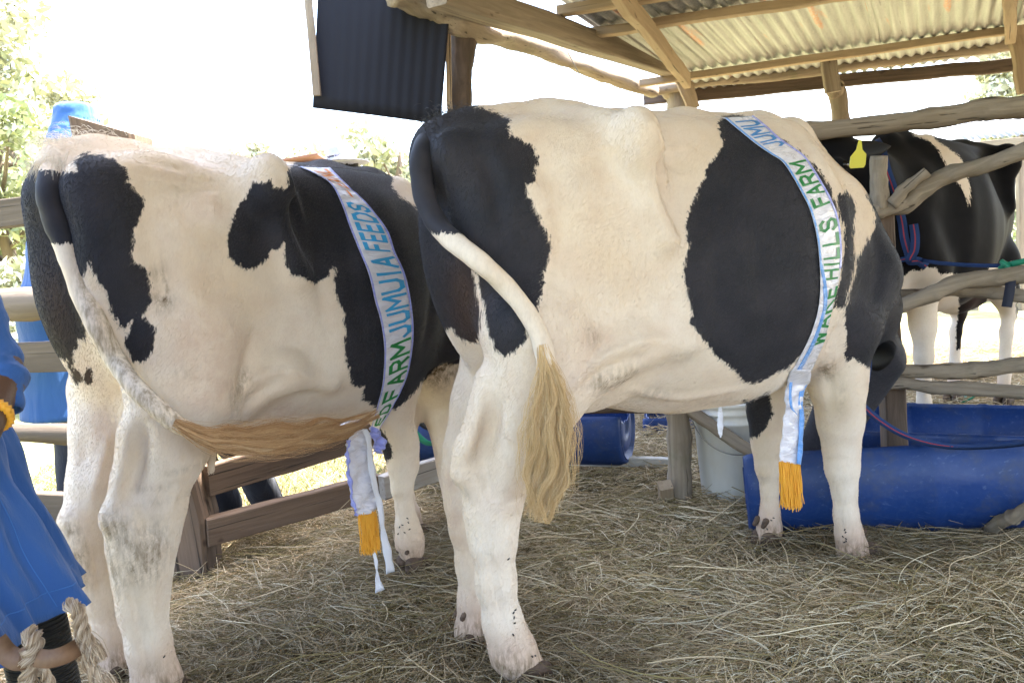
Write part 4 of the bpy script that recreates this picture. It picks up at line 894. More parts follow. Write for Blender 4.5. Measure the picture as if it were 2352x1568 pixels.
hm_.append(hay_field(int(60000*HAYK), (-1.6, 5.6), (3.2, 7.5), 2, .06, .30, .0011, .05, '', keep=inshed))
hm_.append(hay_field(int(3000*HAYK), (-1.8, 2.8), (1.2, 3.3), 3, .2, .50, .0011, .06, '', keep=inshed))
for o in hm_: tag(o, 'dry hay bedding strewn over the floor of the cow shed', 'hay', kind='stuff')
def grass(n, xr, yr, seed, h_, name, label, keep=None):
    r_ = np.random.default_rng(seed); x = r_.uniform(*xr, n); y = r_.uniform(*yr, n)
    if keep is not None: k_ = keep(x, y); x, y = x[k_], y[k_]; n = len(x)
    L_ = h_*r_.uniform(.4, 1, n); d = r_.normal(0, .8, (n, 2)); k = 4
    pts = np.stack([np.stack([x+d[:, 0]*L_*t*t, y+d[:, 1]*L_*t*t, gz(x, y)+L_*t*.8], 1) for t in np.linspace(0, 1, k)], 1)
    o = strands(name, pts, np.array([.0022, .002, .0014, .0004]), M_grass, None, dict(t=r_.random(n))); tag(o, label, 'grass', kind='stuff')
M_grass = mat('grass_blade', rough=.6, spec=.3); B = NB(M_grass); B.base(B.ramp(B.attr('t'), [(0, (.07, .11, .025)), (.5, (.20, .22, .07)), (.8, (.36, .31, .15)), (1, (.45, .40, .26))]))
grass(16000, (-2.9, .9), (2.9, 7.5), 5, .10, 'grass', 'short sunlit grass and trampled hay outside the left fence', keep=lambda x, y: ~inshed(x, y) & (x > -.62*y-.2))

# ---- the roof
M_tin = mat('corrugated_tin', rough=.42, spec=.5, Metallic=.35); B = NB(M_tin); o_ = B.attr('lp', 'Vector')
n1 = B.noise(B.map(o_, (1.2, 18, 1)), 1, 5, .65); n2 = B.noise(o_, 55, 3, .7); n3 = B.noise(B.map(o_, (.8, 7, 1)), 1, 3)
c = B.mix(B.step(n1, .3, .7), (.19, .19, .185), (.38, .385, .38)); c = B.mix(B.math('MULTIPLY', B.step(n2, .45, .7), .4), c, (.58, .57, .54)); c = B.mix(B.step(n1, .62, .70), c, (.11, .10, .085))
c = B.mix(B.math('MULTIPLY', B.step(n3, .60, .66), B.step(n2, .35, .6)), c, (.50, .17, .05)); B.base(c); B.rough(B.step(n2, -.3, 1.3))
def corrugated(name, O, U, Vv, lu, lv, m, parent=None, pitch=.078, amp=.010, step=.5):
    """sheet from O, length lu along U (ridges run this way), width lv along Vv"""
    U, Vv = np.array(U, float), np.array(Vv, float); N = np.cross(U, Vv); N /= np.linalg.norm(N); nv = int(lv/pitch*8); nu = max(2, int(lu/step)); V = []; LP = []
    for i in range(nu+1):
        for j in range(nv+1): a, b = lu*i/nu, lv*j/nv; V.append(O+U*a+Vv*b+N*amp*math.sin(b/pitch*2*math.pi)); LP.append((a, b, 0))
    ids = np.arange((nu+1)*(nv+1)).reshape(nu+1, nv+1); F_ = np.stack([ids[:-1, :-1], ids[1:, :-1], ids[1:, 1:], ids[:-1, 1:]], -1).reshape(-1, 4)
    o = mkmesh(name, V, F_, m, parent); at = o.data.attributes.new('lp', 'FLOAT_VECTOR', 'POINT'); at.data.foreach_set('vector', np.array(LP, np.float32).ravel())
    sm = o.modifiers.new('s', 'SOLIDIFY'); sm.thickness = .0015; return o
e0 = PZ(1588, 214, 7.0); e1 = PZ(2352, 118, 6.45); ev = e1-e0; ev /= np.linalg.norm(ev); back = PZ(1268, -2, 4.5)-e0; back /= np.linalg.norm(back)
roof = empty('shed_roof', e0, 'rusty corrugated tin roof on timber purlins over the cow shed', 'roof')
rowL = 2.55
for r in range(4):
    for s_ in range(12):
        O = e0+back*(r*(rowL-.15))+ev*(s_*.74)+np.array([0, 0, .012*(r % 2)+.006*(s_ % 2)+.012*r]); corrugated('roof_sheet', O, back, ev, rowL, .80, M_tin, roof)
nrm_ = np.cross(ev, back); nrm_ *= np.sign(nrm_[2]); 
def on_roof(x, y, drop):      # the point of the roof plane seen at a pixel, lowered
    d = ray(x, y); t = ((e0-cO)@nrm_-drop)/(d@nrm_); return cO+d*t
timber('purlin', on_roof(1345, 78, .05), on_roof(2010, -18, .05), .07, .05, W_new, '', '', parent=roof, seed=1)
timber('purlin', on_roof(1500, 190, .05)+np.array([-.1, 0, 0]), on_roof(2420, 60, .05), .06, .05, W_new, '', '', parent=roof, seed=9)
timber('rafter', on_roof(1405, -40, .11), on_roof(1578, 186, .11), .05, .11, W_new, '', '', parent=roof, seed=2)
timber('rafter', on_roof(2322, -60, .11), on_roof(2320, 82, .11), .06, .11, W_new, '', '', parent=roof, seed=3)
for k in range(1, 6): timber('purlin', e0+back*(1.2+k*1.55)+np.array([0, 0, -.05]), e0+back*(1.2+k*1.55)+ev*8.5+np.array([0, 0, -.05]), .07, .05, W_new, '', '', parent=roof, seed=20+k)
cT = 'beams and poles carrying the shed roof'
pole('eave_pole', [PZ(1488, 208, 6.75), PZ(1700, 180, 6.6), PZ(1950, 150, 6.45), PZ(2150, 122, 6.3), PZ(2400, 88, 6.1)], [.045, .043, .05, .047, .055], W_pole, 'round pole running along the roof eave, uppermost of the two', 'pole', cT, seed=4)
timber('eave_board', PZ(1478, 228, 6.95), PZ(2400, 140, 6.45), .05, .10, W_dark, 'dark board just under the eave pole at the right', 'board', cT, seed=5, seg=14)
timber('tie_beam', PZ(1000, -22, 3.55), PZ(1572, 168, 6.6), .10, .125, W_grey, 'long squared beam slanting down to the roof corner', 'beam', cT, seed=6, wob=.003)
pole('tie_pole', [PZ(900, -28, 3.7), PZ(1000, 18, 3.85), PZ(1078, 62, 4.0), PZ(1180, 88, 4.5), PZ(1300, 130, 5.3), PZ(1400, 172, 6.0), PZ(1500, 208, 6.7)], [.075, .07, .06, .05, .052, .05, .05], W_pole, 'crooked round pole below the squared beam', 'pole', cT, seed=7, seg=60, wob=.16)
pole('roof_post', [G(1590, 800)*[0, 0, 0]+np.array([PZ(1560, 270, 6.8)[0]+.02, 6.8, 0]), PZ(1560, 270, 6.8), PZ(1545, 205, 6.8)], [.09, .08, .085], W_pole, 'rough post under the far corner of the roof', 'post', cT, seed=8)
pole('roof_post', [np.array([PZ(1930, 280, 6.4)[0]+.02, 6.4, 0]), PZ(1930, 280, 6.4), PZ(1915, 200, 6.35)], [.075, .065, .07], W_pole, 'thin post between the roof eave and the upper fence rail', 'post', cT, seed=10)
timber('post_cleat', PZ(1914, 212, 6.2), PZ(1896, 94, 6.2), .11, .05, W_grey, 'flat board end standing up behind the eave pole', 'board', cT, seed=11, up=(0, 1, 0), wob=.002)
timber('rafter_end', PZ(1594, 250, 6.6), PZ(1560, 160, 6.6), .09, .045, W_new, 'pointed rafter end hanging below the roof corner', 'board', cT, seed=12, up=(0, 1, 0), wob=.002, w2=.13)
timber('hanging_board', PZ(2360, 214, 5.6), PZ(2340, 60, 5.6), .12, .05, W_new, 'board hanging below the eave at the right edge', 'board', cT, seed=13, up=(0, 1, 0))
# post and dark hanging sheet
pole('roof_post', [np.array([-.20, 4.0, 0]), PZ(1064, 290, 4.0), PZ(1058, 45, 4.0)], [.06, .056, .062], W_dark, 'dark post beside the hanging black sheet', 'post', cT, seed=14)
M_sheet = mat('black_sheet', (.018, .02, .03), .7, .2); B = NB(M_sheet); n1 = B.noise(B.obj(), 3, 3); B.base(B.mix(n1, (.006, .007, .012), (.012, .013, .019)))
V = []; nU, nV = 60, 12; a0, a1, b0, b1 = [PZ(x, y, 3.85) for x, y in ((735, -120), (1045, -120), (718, 248), (1012, 286))]
for i in range(nU+1):
    for j in range(nV+1):
        s_, t_ = i/nU, j/nV; p = (a0*(1-s_)+a1*s_)*(1-t_)+(b0*(1-s_)+b1*s_)*t_; V.append(p+np.array([0, .0022*math.sin(s_*2*math.pi*12)*(.3+.7*s_)-.012*math.sin(s_*3.1), .0]))
sh = mkmesh('hanging_sheet', V, [(i*(nV+1)+j, i*(nV+1)+j+1, (i+1)*(nV+1)+j+1, (i+1)*(nV+1)+j) for i in range(nU) for j in range(nV)], M_sheet); sm = sh.modifiers.new('s', 'SOLIDIFY'); sm.thickness = .003
rebase(sh, a0); tag(sh, 'black plastic sheet hanging from the beam, above the left cow', 'sheet')
timber('edge_lath', PZ(703, -60, 3.82), PZ(728, 220, 3.82), .034, .02, W_pole, 'pale wooden lath down the left edge of the black sheet', 'lath', None, seed=15, up=(0, 1, 0), wob=.001)
timber('edge_lath', PZ(1028, 60, 3.9), PZ(1034, 286, 3.9), .025, .02, W_new, 'thin pale lath between the black sheet and its post', 'lath', None, seed=16, up=(0, 1, 0), wob=.001)
mb = MB(); wp = resample([PZ(1243, -20, 5), PZ(1285, 80, 5), PZ(1325, 160, 5.05), PZ(1365, 225, 5.1), PZ(1405, 275, 5.2), PZ(1460, 350, 5.3)], 24); mb.tube(wp, .0022, n=6); o = mb.build('wire', mat('wire', (.08, .08, .08), .5)); rebase(o, wp[0]); tag(o, 'thin wire hanging down across the sky from the beam', 'wire')

# ---- left fence
FL_ = 'timbers of the left-hand fence'
def plumb(x, y, z_): return G(x, y, z_)
bp = MB(); T = PZ(255, 293, 2.86); Bt = G(447, 1308); n = 10; bp.bar(Bt+np.array([0, 0, -.15]), T, .19, .17, up=(0, 1, 0), seg=n, wob=.006, seed=3, w2=.215)
V = [list(v) for v in bp.v]
for v in V[-8:]: v[2] += -.09*((v[0]-T[0])/.11)*.5
bp.v = V; post = bp.build('corner_post', W_red, None, smooth=False); add_lp(post, T-Bt); rebase(post, Bt); tag(post, 'thick leaning corner post of the fence, behind the left cow', 'post')
zL = [1.365, 1.0, .79, .47, .175]; thL = [.112, .125, .12, .078, .115]
labs = ['topmost plank', 'round rail second from the top', 'third plank from the top', 'thin round rail second from the bottom', 'lowest plank']
pa = G(455, 1308)
for i, (z_, th_) in enumerate(zip(zL, thL)):
    a = np.array([-4.6, 4.35, z_+.05*(i-2)*.0]); b = np.array([pa[0]-.02, pa[1]+.10, z_])
    lab = labs[i]+' of the fence left of the left cow'
    if i in (1, 3): pole('fence_rail', [a, (a+b)/2+np.array([0, 0, .015]), b], th_/2, W_dk2 if i == 1 else W_dk3, lab, 'rail', FL_, seed=30+i)
    else: timber('fence_rail', a, b, .05, th_, W_dk3, lab, 'rail', FL_, seed=30+i, wob=.002)
pole('fence_post', [(-3.6, 4.0, -.1), (-3.62, 4.02, 1.5)], .07, W_pole, 'far left round post carrying the fence rails', 'post', FL_, seed=41)
timber('fence_rail', G(470, 1105, .33), PZ(870, 990, 3.75), .05, .11, W_red, 'dark brown upper plank between the corner post and the hanging sash', 'rail', FL_, seed=35, wob=.002)
timber('fence_rail', G(470, 1222, .16), PZ(868, 1114, 3.42), .055, .10, W_red, 'lower brown plank between the corner post and the hanging sash', 'rail', FL_, seed=36, wob=.002)
timber('fence_rail', PZ(876, 1120, 3.38), PZ(1075, 1052, 3.75), .05, .10, W_white, 'whitewashed plank behind the foreleg of the left cow', 'rail', FL_, seed=37, wob=.002)

# ---- fence and yard between the cows and the feed troughs
FR_ = 'poles of the fence by the feed troughs'
pole('trough_rail', [PZ(900, 950, 3.9), PZ(1040, 943, 3.8), PZ(1200, 940, 3.6), PZ(1350, 940, 3.45), PZ(1500, 936, 3.4), PZ(1640, 934, 3.35)], .0185, W_dark, 'dark round rail below the belly of the middle cow, in front of the blue barrel', 'rail', FR_, seed=50)
pole('trough_post', [G(1566, 1168)+np.array([0, 0, -.05]), PZ(1560, 1050, 3.33), PZ(1552, 900, 3.33), PZ(1545, 760, 3.33)], [.052, .048, .046, .045], W_pole, 'stout round post below the belly of the middle cow', 'post', FR_, seed=51)
timber('end_block', G(1533, 1180, -.03)+np.array([0, 0, 0]), G(1531, 1180, .0)+np.array([0, 0, .12]), .055, .05, W_new, 'short sawn block standing in the hay beside the stout post', 'block', FR_, seed=52, up=(0, 1, 0), wob=.001)
timber('base_plank', PZ(1040, 1052, 4.0), PZ(1560, 1062, 3.75), .05, .04, W_white, 'flaking whitewashed plank under the blue barrel', 'plank', FR_, seed=53, wob=.002)
pole('leaning_pole', [PZ(1575, 935, 3.32), PZ(1700, 1020, 3.15), PZ(1830, 1105, 2.98), PZ(1930, 1168, 2.86)], [.024, .025, .024, .022], W_pole, 'brown pole leaning down across the white bucket into the hay', 'pole', FR_, seed=54)
pole('brace_pole', [PZ(2270, 1215, 2.72), PZ(2320, 1190, 2.6), PZ(2400, 1150, 2.5)], .022, W_pole, 'short pole end in the hay at the right edge', 'pole', FR_, seed=55)
pole('trough_post', [np.array([PZ(1775, 1150, 3.45)[0], 3.45, -.05]), PZ(1725, 600, 3.45), PZ(1690, 264, 3.45)], [.05, .047, .046], W_pole, 'round post with a sawn top showing above the back of the middle cow', 'post', FR_, seed=56)
R_ = 'poles of the right-hand fence'
pole('fence_rail', [PZ(1790, 310, 3.42), PZ(1900, 300, 3.4), PZ(2050, 283, 3.35), PZ(2200, 265, 3.3), PZ(2290, 247, 3.25), PZ(2400, 243, 3.2)], [.036, .037, .038, .04, .044, .04], W_pole, 'topmost pole of the right-hand fence, above the black cow', 'rail', R_, seed=60)
fk = empty('forked_rail', PZ(2010, 480, 3.2), 'forked crooked branch rail with two sawn stubs, in front of the black cow', 'rail', R_)
pole('trunk', [PZ(1985, 500, 3.2), PZ(2030, 478, 3.2), PZ(2080, 468, 3.19), PZ(2125, 432, 3.18), PZ(2190, 398, 3.15), PZ(2270, 378, 3.1), PZ(2400, 330, 3.0)], [.03, .036, .036, .034, .031, .029, .03], W_pole, '', '', parent=fk, seed=61, seg=50)
pole('stub', [PZ(2022, 480, 3.2), PZ(2018, 420, 3.19), PZ(2020, 362, 3.18)], [.036, .031, .031], W_pole, '', '', parent=fk, seed=62, seg=16)
pole('stub', [PZ(2045, 470, 3.17), PZ(2090, 425, 3.15), PZ(2128, 396, 3.13)], [.026, .02, .019], W_pole, '', '', parent=fk, seed=63, seg=16)
pole('fence_rail', [PZ(2045, 712, 3.15), PZ(2130, 680, 3.14), PZ(2200, 650, 3.12), PZ(2290, 637, 3.1), PZ(2400, 622, 3.05)], [.026, .03, .031, .032, .034], W_pole, 'curved pole of the right fence, at knee height above the white legs', 'rail', R_, seed=64)
pole('fence_rail', [PZ(2050, 678, 3.3), PZ(2180, 668, 3.28), PZ(2270, 670, 3.25), PZ(2400, 690, 3.2)], [.022, .023, .026, .026], W_grey, 'straight grey pole crossing behind the curved one', 'rail', R_, seed=65)
pole('fence_rail', [PZ(1960, 848, 3.22), PZ(2100, 852, 3.2), PZ(2210, 850, 3.18), PZ(2300, 845, 3.15), PZ(2400, 836, 3.1)], [.026, .026, .033, .029, .033], W_pole, 'thick knobbly pole of the right fence, upper of the low pair', 'rail', R_, seed=66)
pole('fence_rail', [PZ(1960, 876, 3.2), PZ(2080, 884, 3.18), PZ(2200, 893, 3.15), PZ(2400, 900, 3.08)], [.022, .022, .027, .026], W_grey, 'lowest pole of the right fence, just above the blue trough', 'rail', R_, seed=67)
timber('fence_post', G(2090, 1130, .1)*0+np.array([PZ(2062, 1050, 3.28)[0], 3.28, -.02]), PZ(2022, 480, 3.3), .085, .07, W_red, 'split brown post between the two blue troughs', 'post', R_, seed=68, up=(0, 1, 0))

# ---- blue barrels cut in half for feed troughs
M_blu = mat('blue_plastic', (.012, .045, .24), .5, .4); B = NB(M_blu); o_ = B.obj(); n1 = B.noise(o_, 7, 5, .7); n2 = B.noise(B.map(o_, (60, 8, 60)), 1, 3, .6)
c = B.mix(B.math('MULTIPLY', B.step(n2, .52, .75), .25), (.012, .042, .165), (.06, .10, .22)); c = B.mix(B.math('MULTIPLY', B.step(n1, .50, .70), .55), c, (.075, .08, .09)); c = B.mix(B.step(n1, .74, .77), c, (.28, .24, .16)); n4 = B.noise(B.map(o_, (5, 160, 60), (.3, .5, .2)), 1, 3, .7); c = B.mix(B.math('MULTIPLY', B.step(n4, .60, .70), .35), c, (.12, .17, .30)); B.base(c); B.rough(B.step(n1, -.1, 1.1)); B.normal(B.bump(B.noise(o_, 9, 3), .25, .03))
def barrel(p0, p1, r, open_dir, label, arc=200, group='blue barrels cut open as feed troughs', solid=False):
    """barrel lying from p0 to p1; a gap of (360-arc) degrees facing open_dir"""
    p0, p1 = np.array(p0, float), np.array(p1, float); T = p1-p0; L_ = np.linalg.norm(T); T /= L_; U = np.array(open_dir, float); U -= T*(U@T); U /= np.linalg.norm(U); Rr = np.cross(T, U)
    root = empty('feed_trough', p0, label, 'trough', group); prof = [(0, .90), (.012, .97), (.03, 1.0), (.06, 1.0), (.30, 1.0), (.315, 1.03), (.34, 1.03), (.355, 1.0), (.64, 1.0), (.655, 1.03), (.68, 1.03), (.695, 1.0), (.94, 1.0), (.97, 1.0), (.988, .97), (1, .90)]
    na = 40; V = []; hl = math.radians((360-arc)/2)
    for t, s_ in prof:
        for k in range(na+1):
            a = hl+(2*math.pi-2*hl)*k/na; V.append(p0+T*L_*t+(U*math.cos(a)+Rr*math.sin(a))*r*s_)
    n_ = len(prof); F_ = [(i*(na+1)+k, i*(na+1)+k+1, (i+1)*(na+1)+k+1, (i+1)*(na+1)+k) for i in range(n_-1) for k in range(na)]
    o = mkmesh('shell', V, F_, M_blu, root); sm = o.modifiers.new('s', 'SOLIDIFY'); sm.thickness = .007; sm.offset = 1
    for e, (c_, sg) in enumerate(((p0, -1), (p1, 1))):
        V = []; rings = [(0, .02), (.25, .02), (.28, .008), (.62, .008), (.66, .022), (.84, .022), (.88, .0), (.905, .0)]
        for rr, dd in rings:
            for k in range(na+1):
                a = hl+(2*math.pi-2*hl)*k/na; q = c_+(U*math.cos(a)*rr+Rr*math.sin(a)*rr)*r+T*sg*(-dd+.0); V.append(q)
        F_ = [(i*(na+1)+k, i*(na+1)+k+1, (i+1)*(na+1)+k+1, (i+1)*(na+1)+k) for i in range(len(rings)-1) for k in range(na)]
        o = mkmesh('end_plate', V, F_, M_blu, root); sm = o.modifiers.new('s', 'SOLIDIFY'); sm.thickness = .006
    return root
q0 = PZ(1712, 1096, 3.02); q1 = PZ(2335, 1068, 2.80)
barrel(q0, q1, .205, (0, .35, .93), 'large blue half barrel lying in the hay at the right, in front of the fence', arc=215)
barrel(PZ(1945, 985, 3.62), PZ(2450, 1000, 3.3), .20, (0, -.15, 1), 'blue half barrel behind the split post, below the black cow', arc=215)
barrel(PZ(925, 978, 4.2), PZ(1440, 978, 3.8), .175, (0, 0, 1), 'blue half barrel behind the hind legs of the middle cow', arc=230)
barrel(PZ(1480, 965, 4.9), PZ(1900, 960, 4.7), .16, (0, 0, 1), 'blue half barrel far back, behind the stout round post', arc=210)

# ---- white bucket
M_bk = mat('bucket_plastic', (.78, .78, .74), .4, .5); B = NB(M_bk); n1 = B.noise(B.map(B.obj(), (6, 6, 2)), 1, 4, .7); B.base(B.mix(B.math('MULTIPLY', B.step(n1, .45, .75), .5), (.80, .80, .77), (.55, .50, .40)))
bc = np.array([PZ(1682, 1100, 3.38)[0], 3.38, gz(np.array([.8]), np.array([3.4]))[0]+.01]); bk = empty('bucket', bc, 'white plastic bucket behind the leaning pole, beside the large blue half barrel', 'bucket')
def lathe(prof, c_, n=48):
    V = [(c_[0]+r*math.cos(2*math.pi*k/n), c_[1]+r*math.sin(2*math.pi*k/n), c_[2]+z) for r, z in prof for k in range(n)]
    return V, [(i*n+k, i*n+(k+1) % n, (i+1)*n+(k+1) % n, (i+1)*n+k) for i in range(len(prof)-1) for k in range(n)]
v_, f_ = lathe([(r*1.12, z*1.1) for r, z in [(.001, .004), (.105, .0), (.112, .006), (.130, .30), (.138, .302), (.138, .312), (.132, .314), (.132, .335), (.139, .337), (.139, .347), (.134, .349), (.134, .365), (.141, .368), (.141, .380), (.131, .380), (.127, .30), (.109, .01), (.001, .008)]], bc)
mkmesh('pail', v_, f_, M_bk, bk)
mb = MB(); th = np.linspace(0, math.pi, 30); mb.tube([(bc[0]+.162*math.cos(a), bc[1]-.02-.13*math.sin(a), bc[2]+.357-.14*math.sin(a)) for a in th], .0022, n=8); mb.build('handle', mat('steel_wire', (.35, .35, .35), .35, Metallic=.9), bk)
for s_ in (-1, 1): mb = MB(); mb.tube([(bc[0]+s_*.148, bc[1], bc[2]+.357), (bc[0]+s_*.167, bc[1], bc[2]+.357)], .012, n=14); mb.build('handle_lug', M_bk, bk)

# ---- straps and halters
M_strap = mat('strap_blue', (.022, .045, .13), .85, .2); M_sred = mat('strap_red_line', (.35, .03, .03), .7); M_sgreen = mat('strap_green', (.01, .22, .12), .6); M_sblack = mat('strap_black', (.012, .014, .03), .7)
def strap(name, pts, w_, m, label=None, cat='strap', parent=None, face=None, stripe=None, n=50, group=None, tw=None):
    C_ = resample(np.array(pts, float), n); T = np.gradient(C_, axis=0); T /= np.linalg.norm(T, axis=1)[:, None]; V = []; vd = (C_-cO)/np.linalg.norm(C_-cO, axis=1)[:, None]
    fc = vd if face is None else np.tile(np.array(face, float), (n, 1)); S_ = np.cross(T, fc); S_ /= np.linalg.norm(S_, axis=1)[:, None]
    if tw is not None:
        an = np.interp(np.linspace(0, 1, n), np.linspace(0, 1, len(tw)), tw)[:, None]; S_ = S_*np.cos(an)+np.cross(T, S_)*np.sin(an)
    def rib(w0, w1, lift): return [p for c_, s_, f in zip(C_, S_, fc) for p in (c_+s_*w0-f*lift, c_+s_*w1-f*lift)]
    F_ = [(i*2, i*2+1, i*2+3, i*2+2) for i in range(n-1)]
    o = mkmesh(name, rib(-w_/2, w_/2, 0), F_, m, parent); sm = o.modifiers.new('s', 'SOLIDIFY'); sm.thickness = .002
    if not parent: tag(o, label, cat, group)
    if stripe:
        s2 = mkmesh('stripe', rib(-w_*.06, w_*.06, .0028), F_, stripe, parent or o)
    return o
hl = empty('halter_rope', PZ(1995, 835, 2.6), 'blue webbing lead with a thin red line, from the middle cow to the right edge', 'halter')
strap('lead', [PZ(1999, 806, 2.62), PZ(1996, 850, 2.62), PZ(1988, 900, 2.63), PZ(1982, 935, 2.64)], .014, M_strap, parent=hl, stripe=M_sred)
strap('lead', [PZ(1980, 930, 2.63), PZ(2020, 965, 2.63), PZ(2080, 1000, 2.62), PZ(2160, 1022, 2.6), PZ(2250, 1026, 2.58), PZ(2352, 1018, 2.5), PZ(2420, 1005, 2.4)], .021, M_strap, parent=hl, stripe=M_sred, tw=[0, .1, .3, .5, .9, .9, .6])
h2 = empty('neck_halter', PZ(2090, 590, 3.6), 'blue webbing halter knotted on the neck of the black cow', 'halter')
def onC(x, y, off=.012):
    h_ = cowC['bvh'].ray_cast(Vector(cO), Vector(ray(x, y))); d = ray(x, y); d /= np.linalg.norm(d)
    return np.array(h_[0])-d*off if h_[0] is not None else PZ(x, y, 3.7)
strap('neck_band', [onC(x, y) for x, y in ((2012, 322), (2025, 345), (2036, 390), (2050, 430), (2062, 470), (2072, 510), (2078, 550), (2090, 592))], .036, M_strap, parent=h2, stripe=M_sred)
strap('loop', [onC(x, y, .03) for x, y in ((2098, 515), (2102, 545), (2100, 575), (2090, 598), (2110, 600), (2128, 612))], .036, M_strap, parent=h2, stripe=M_sred)
strap('loop', [onC(x, y, .02) for x, y in ((2050, 607), (2070, 597), (2092, 594))], .022, M_strap, parent=h2, stripe=M_sred)
strap('tether', [onC(2118, 598, .03), PZ(2160, 604, 3.4), PZ(2230, 609, 3.3), PZ(2300, 610, 3.2), PZ(2330, 606, 3.15)], .016, M_strap, parent=h2)
strap('tether_end', [PZ(2300, 612, 3.19), PZ(2352, 600, 3.1), PZ(2400, 590, 3.05)], .022, M_sgreen, parent=h2)
mb = MB(); mb.tube(resample([PZ(2300, 600, 3.18), PZ(2316, 612, 3.15), PZ(2306, 626, 3.17), PZ(2298, 614, 3.2)], 16), .010, n=8); mb.build('knot', M_sgreen, h2)
strap('hanging_strap', [PZ(2322, 625, 3.08), PZ(2320, 660, 3.06), PZ(2312, 705, 3.06)], .034, M_sblack, 'dark blue strap end hanging from the fence at the right edge', 'strap')
strap('green_strap', [PZ(938, 952, 3.55), PZ(948, 985, 3.55), PZ(968, 1008, 3.55), (PZ(990, 1018, 3.55)), PZ(1020, 1008, 3.6), PZ(1050, 1000, 3.6)], .030, M_sgreen, 'green webbing strap hanging below the head of the left cow', 'strap', tw=[0, .2, .5, .9, 1.0, .9])
mb = MB(); mb.tube(resample([G(2205, 925, .1), G(2230, 915, .13), G(2240, 905, .15), G(2225, 900, .12), G(2215, 915, .11)], 20)+np.array([0, 0, .0]), .006, n=6); o = mb.build('twine', M_sgreen); rebase(o, G(2220, 915, .1)); tag(o, 'scrap of green twine on the hay behind the blue trough', 'twine')
# yellow ear tag
M_tag = mat('tag_yellow', (.62, .55, .03), .45)
yt = float((cowC['fr'].W((1.66, .05, 1.3)))[1])-.32
out_ = [(1973, 322), (1979, 322), (1981, 344), (1990, 354), (1988, 378), (1984, 385), (1954, 387), (1951, 382), (1954, 360), (1967, 344)]
pts = [PY(x, y, yt) for x, y in out_]; fw = np.array([0, .003, 0]); n_ = len(pts)
V = [p for p in pts]+[p+fw for p in pts]; F_ = [tuple(range(n_))[::-1], tuple(range(n_, 2*n_))]+[(i, (i+1) % n_, n_+(i+1) % n_, n_+i) for i in range(n_)]
ears = [o for o in bpy.data.objects if o.name.startswith('ear') and o.parent == cowC['root']]
ear_c = min(ears, key=lambda o: np.linalg.norm(np.mean([np.array(parent_world(o) @ v.co) for v in o.data.vertices], 0)-pts[0]))
mkmesh('ear_tag', V, F_, M_tag, ear_c, smooth=False)

# ------------------------------------------------------------------ people
M_skin = mat('skin_dark', (.075, .035, .02), .5, .4); B = NB(M_skin); n1 = B.noise(B.obj(), 30, 4); B.base(B.mix(n1, (.06, .028, .016), (.10, .05, .03))); B.normal(B.bump(B.noise(B.obj(), 300, 2), .2, .002))
def cloth(name, c1, c2, rough=.85):
    m = mat(name, c1, rough, .2); B = NB(m); o_ = B.obj(); n = B.noise(o_, 5, 4, .6); wv = B.noise(B.map(o_, (500, 500, 120)), 1, 1); fd = B.noise(B.map(o_, (14, 14, 4)), 1, 3, .5, 1.0)
    B.base(B.mix(n, c1, c2)); B.b.inputs['Sheen Weight'].default_value = .15; B.normal(B.bump(B.math('ADD', B.math('MULTIPLY', wv, .06), fd), .5, .02)); return m
M_coatblue = cloth('coat_blue', (.022, .075, .24), (.035, .10, .30)); M_hatblue = cloth('coat_sky_blue', (.022, .075, .22), (.035, .11, .29)); M_jeans = cloth('jeans_dark', (.012, .016, .028), (.03, .036, .055)); M_grey = cloth('shirt_grey', (.10, .11, .13), (.15, .16, .18))
M_boot = mat('boot_rubber_black', (.012, .012, .013), .45, .5); B = NB(M_boot); wv = B.new('ShaderNodeTexWave', bands_direction='Z'); B.put(wv.inputs[0], B.obj()); wv.inputs['Scale'].default_value = 42; B.normal(B.bump(wv.outputs['Fac'], .8, .01))
M_hatw = cloth('hat_white', (.26, .26, .31), (.32, .32, .37)); M_hair = cloth('hair_black_short', (.008, .007, .007), (.02, .018, .017)); M_shoe = mat('shoe_white', (.6, .6, .62), .5)
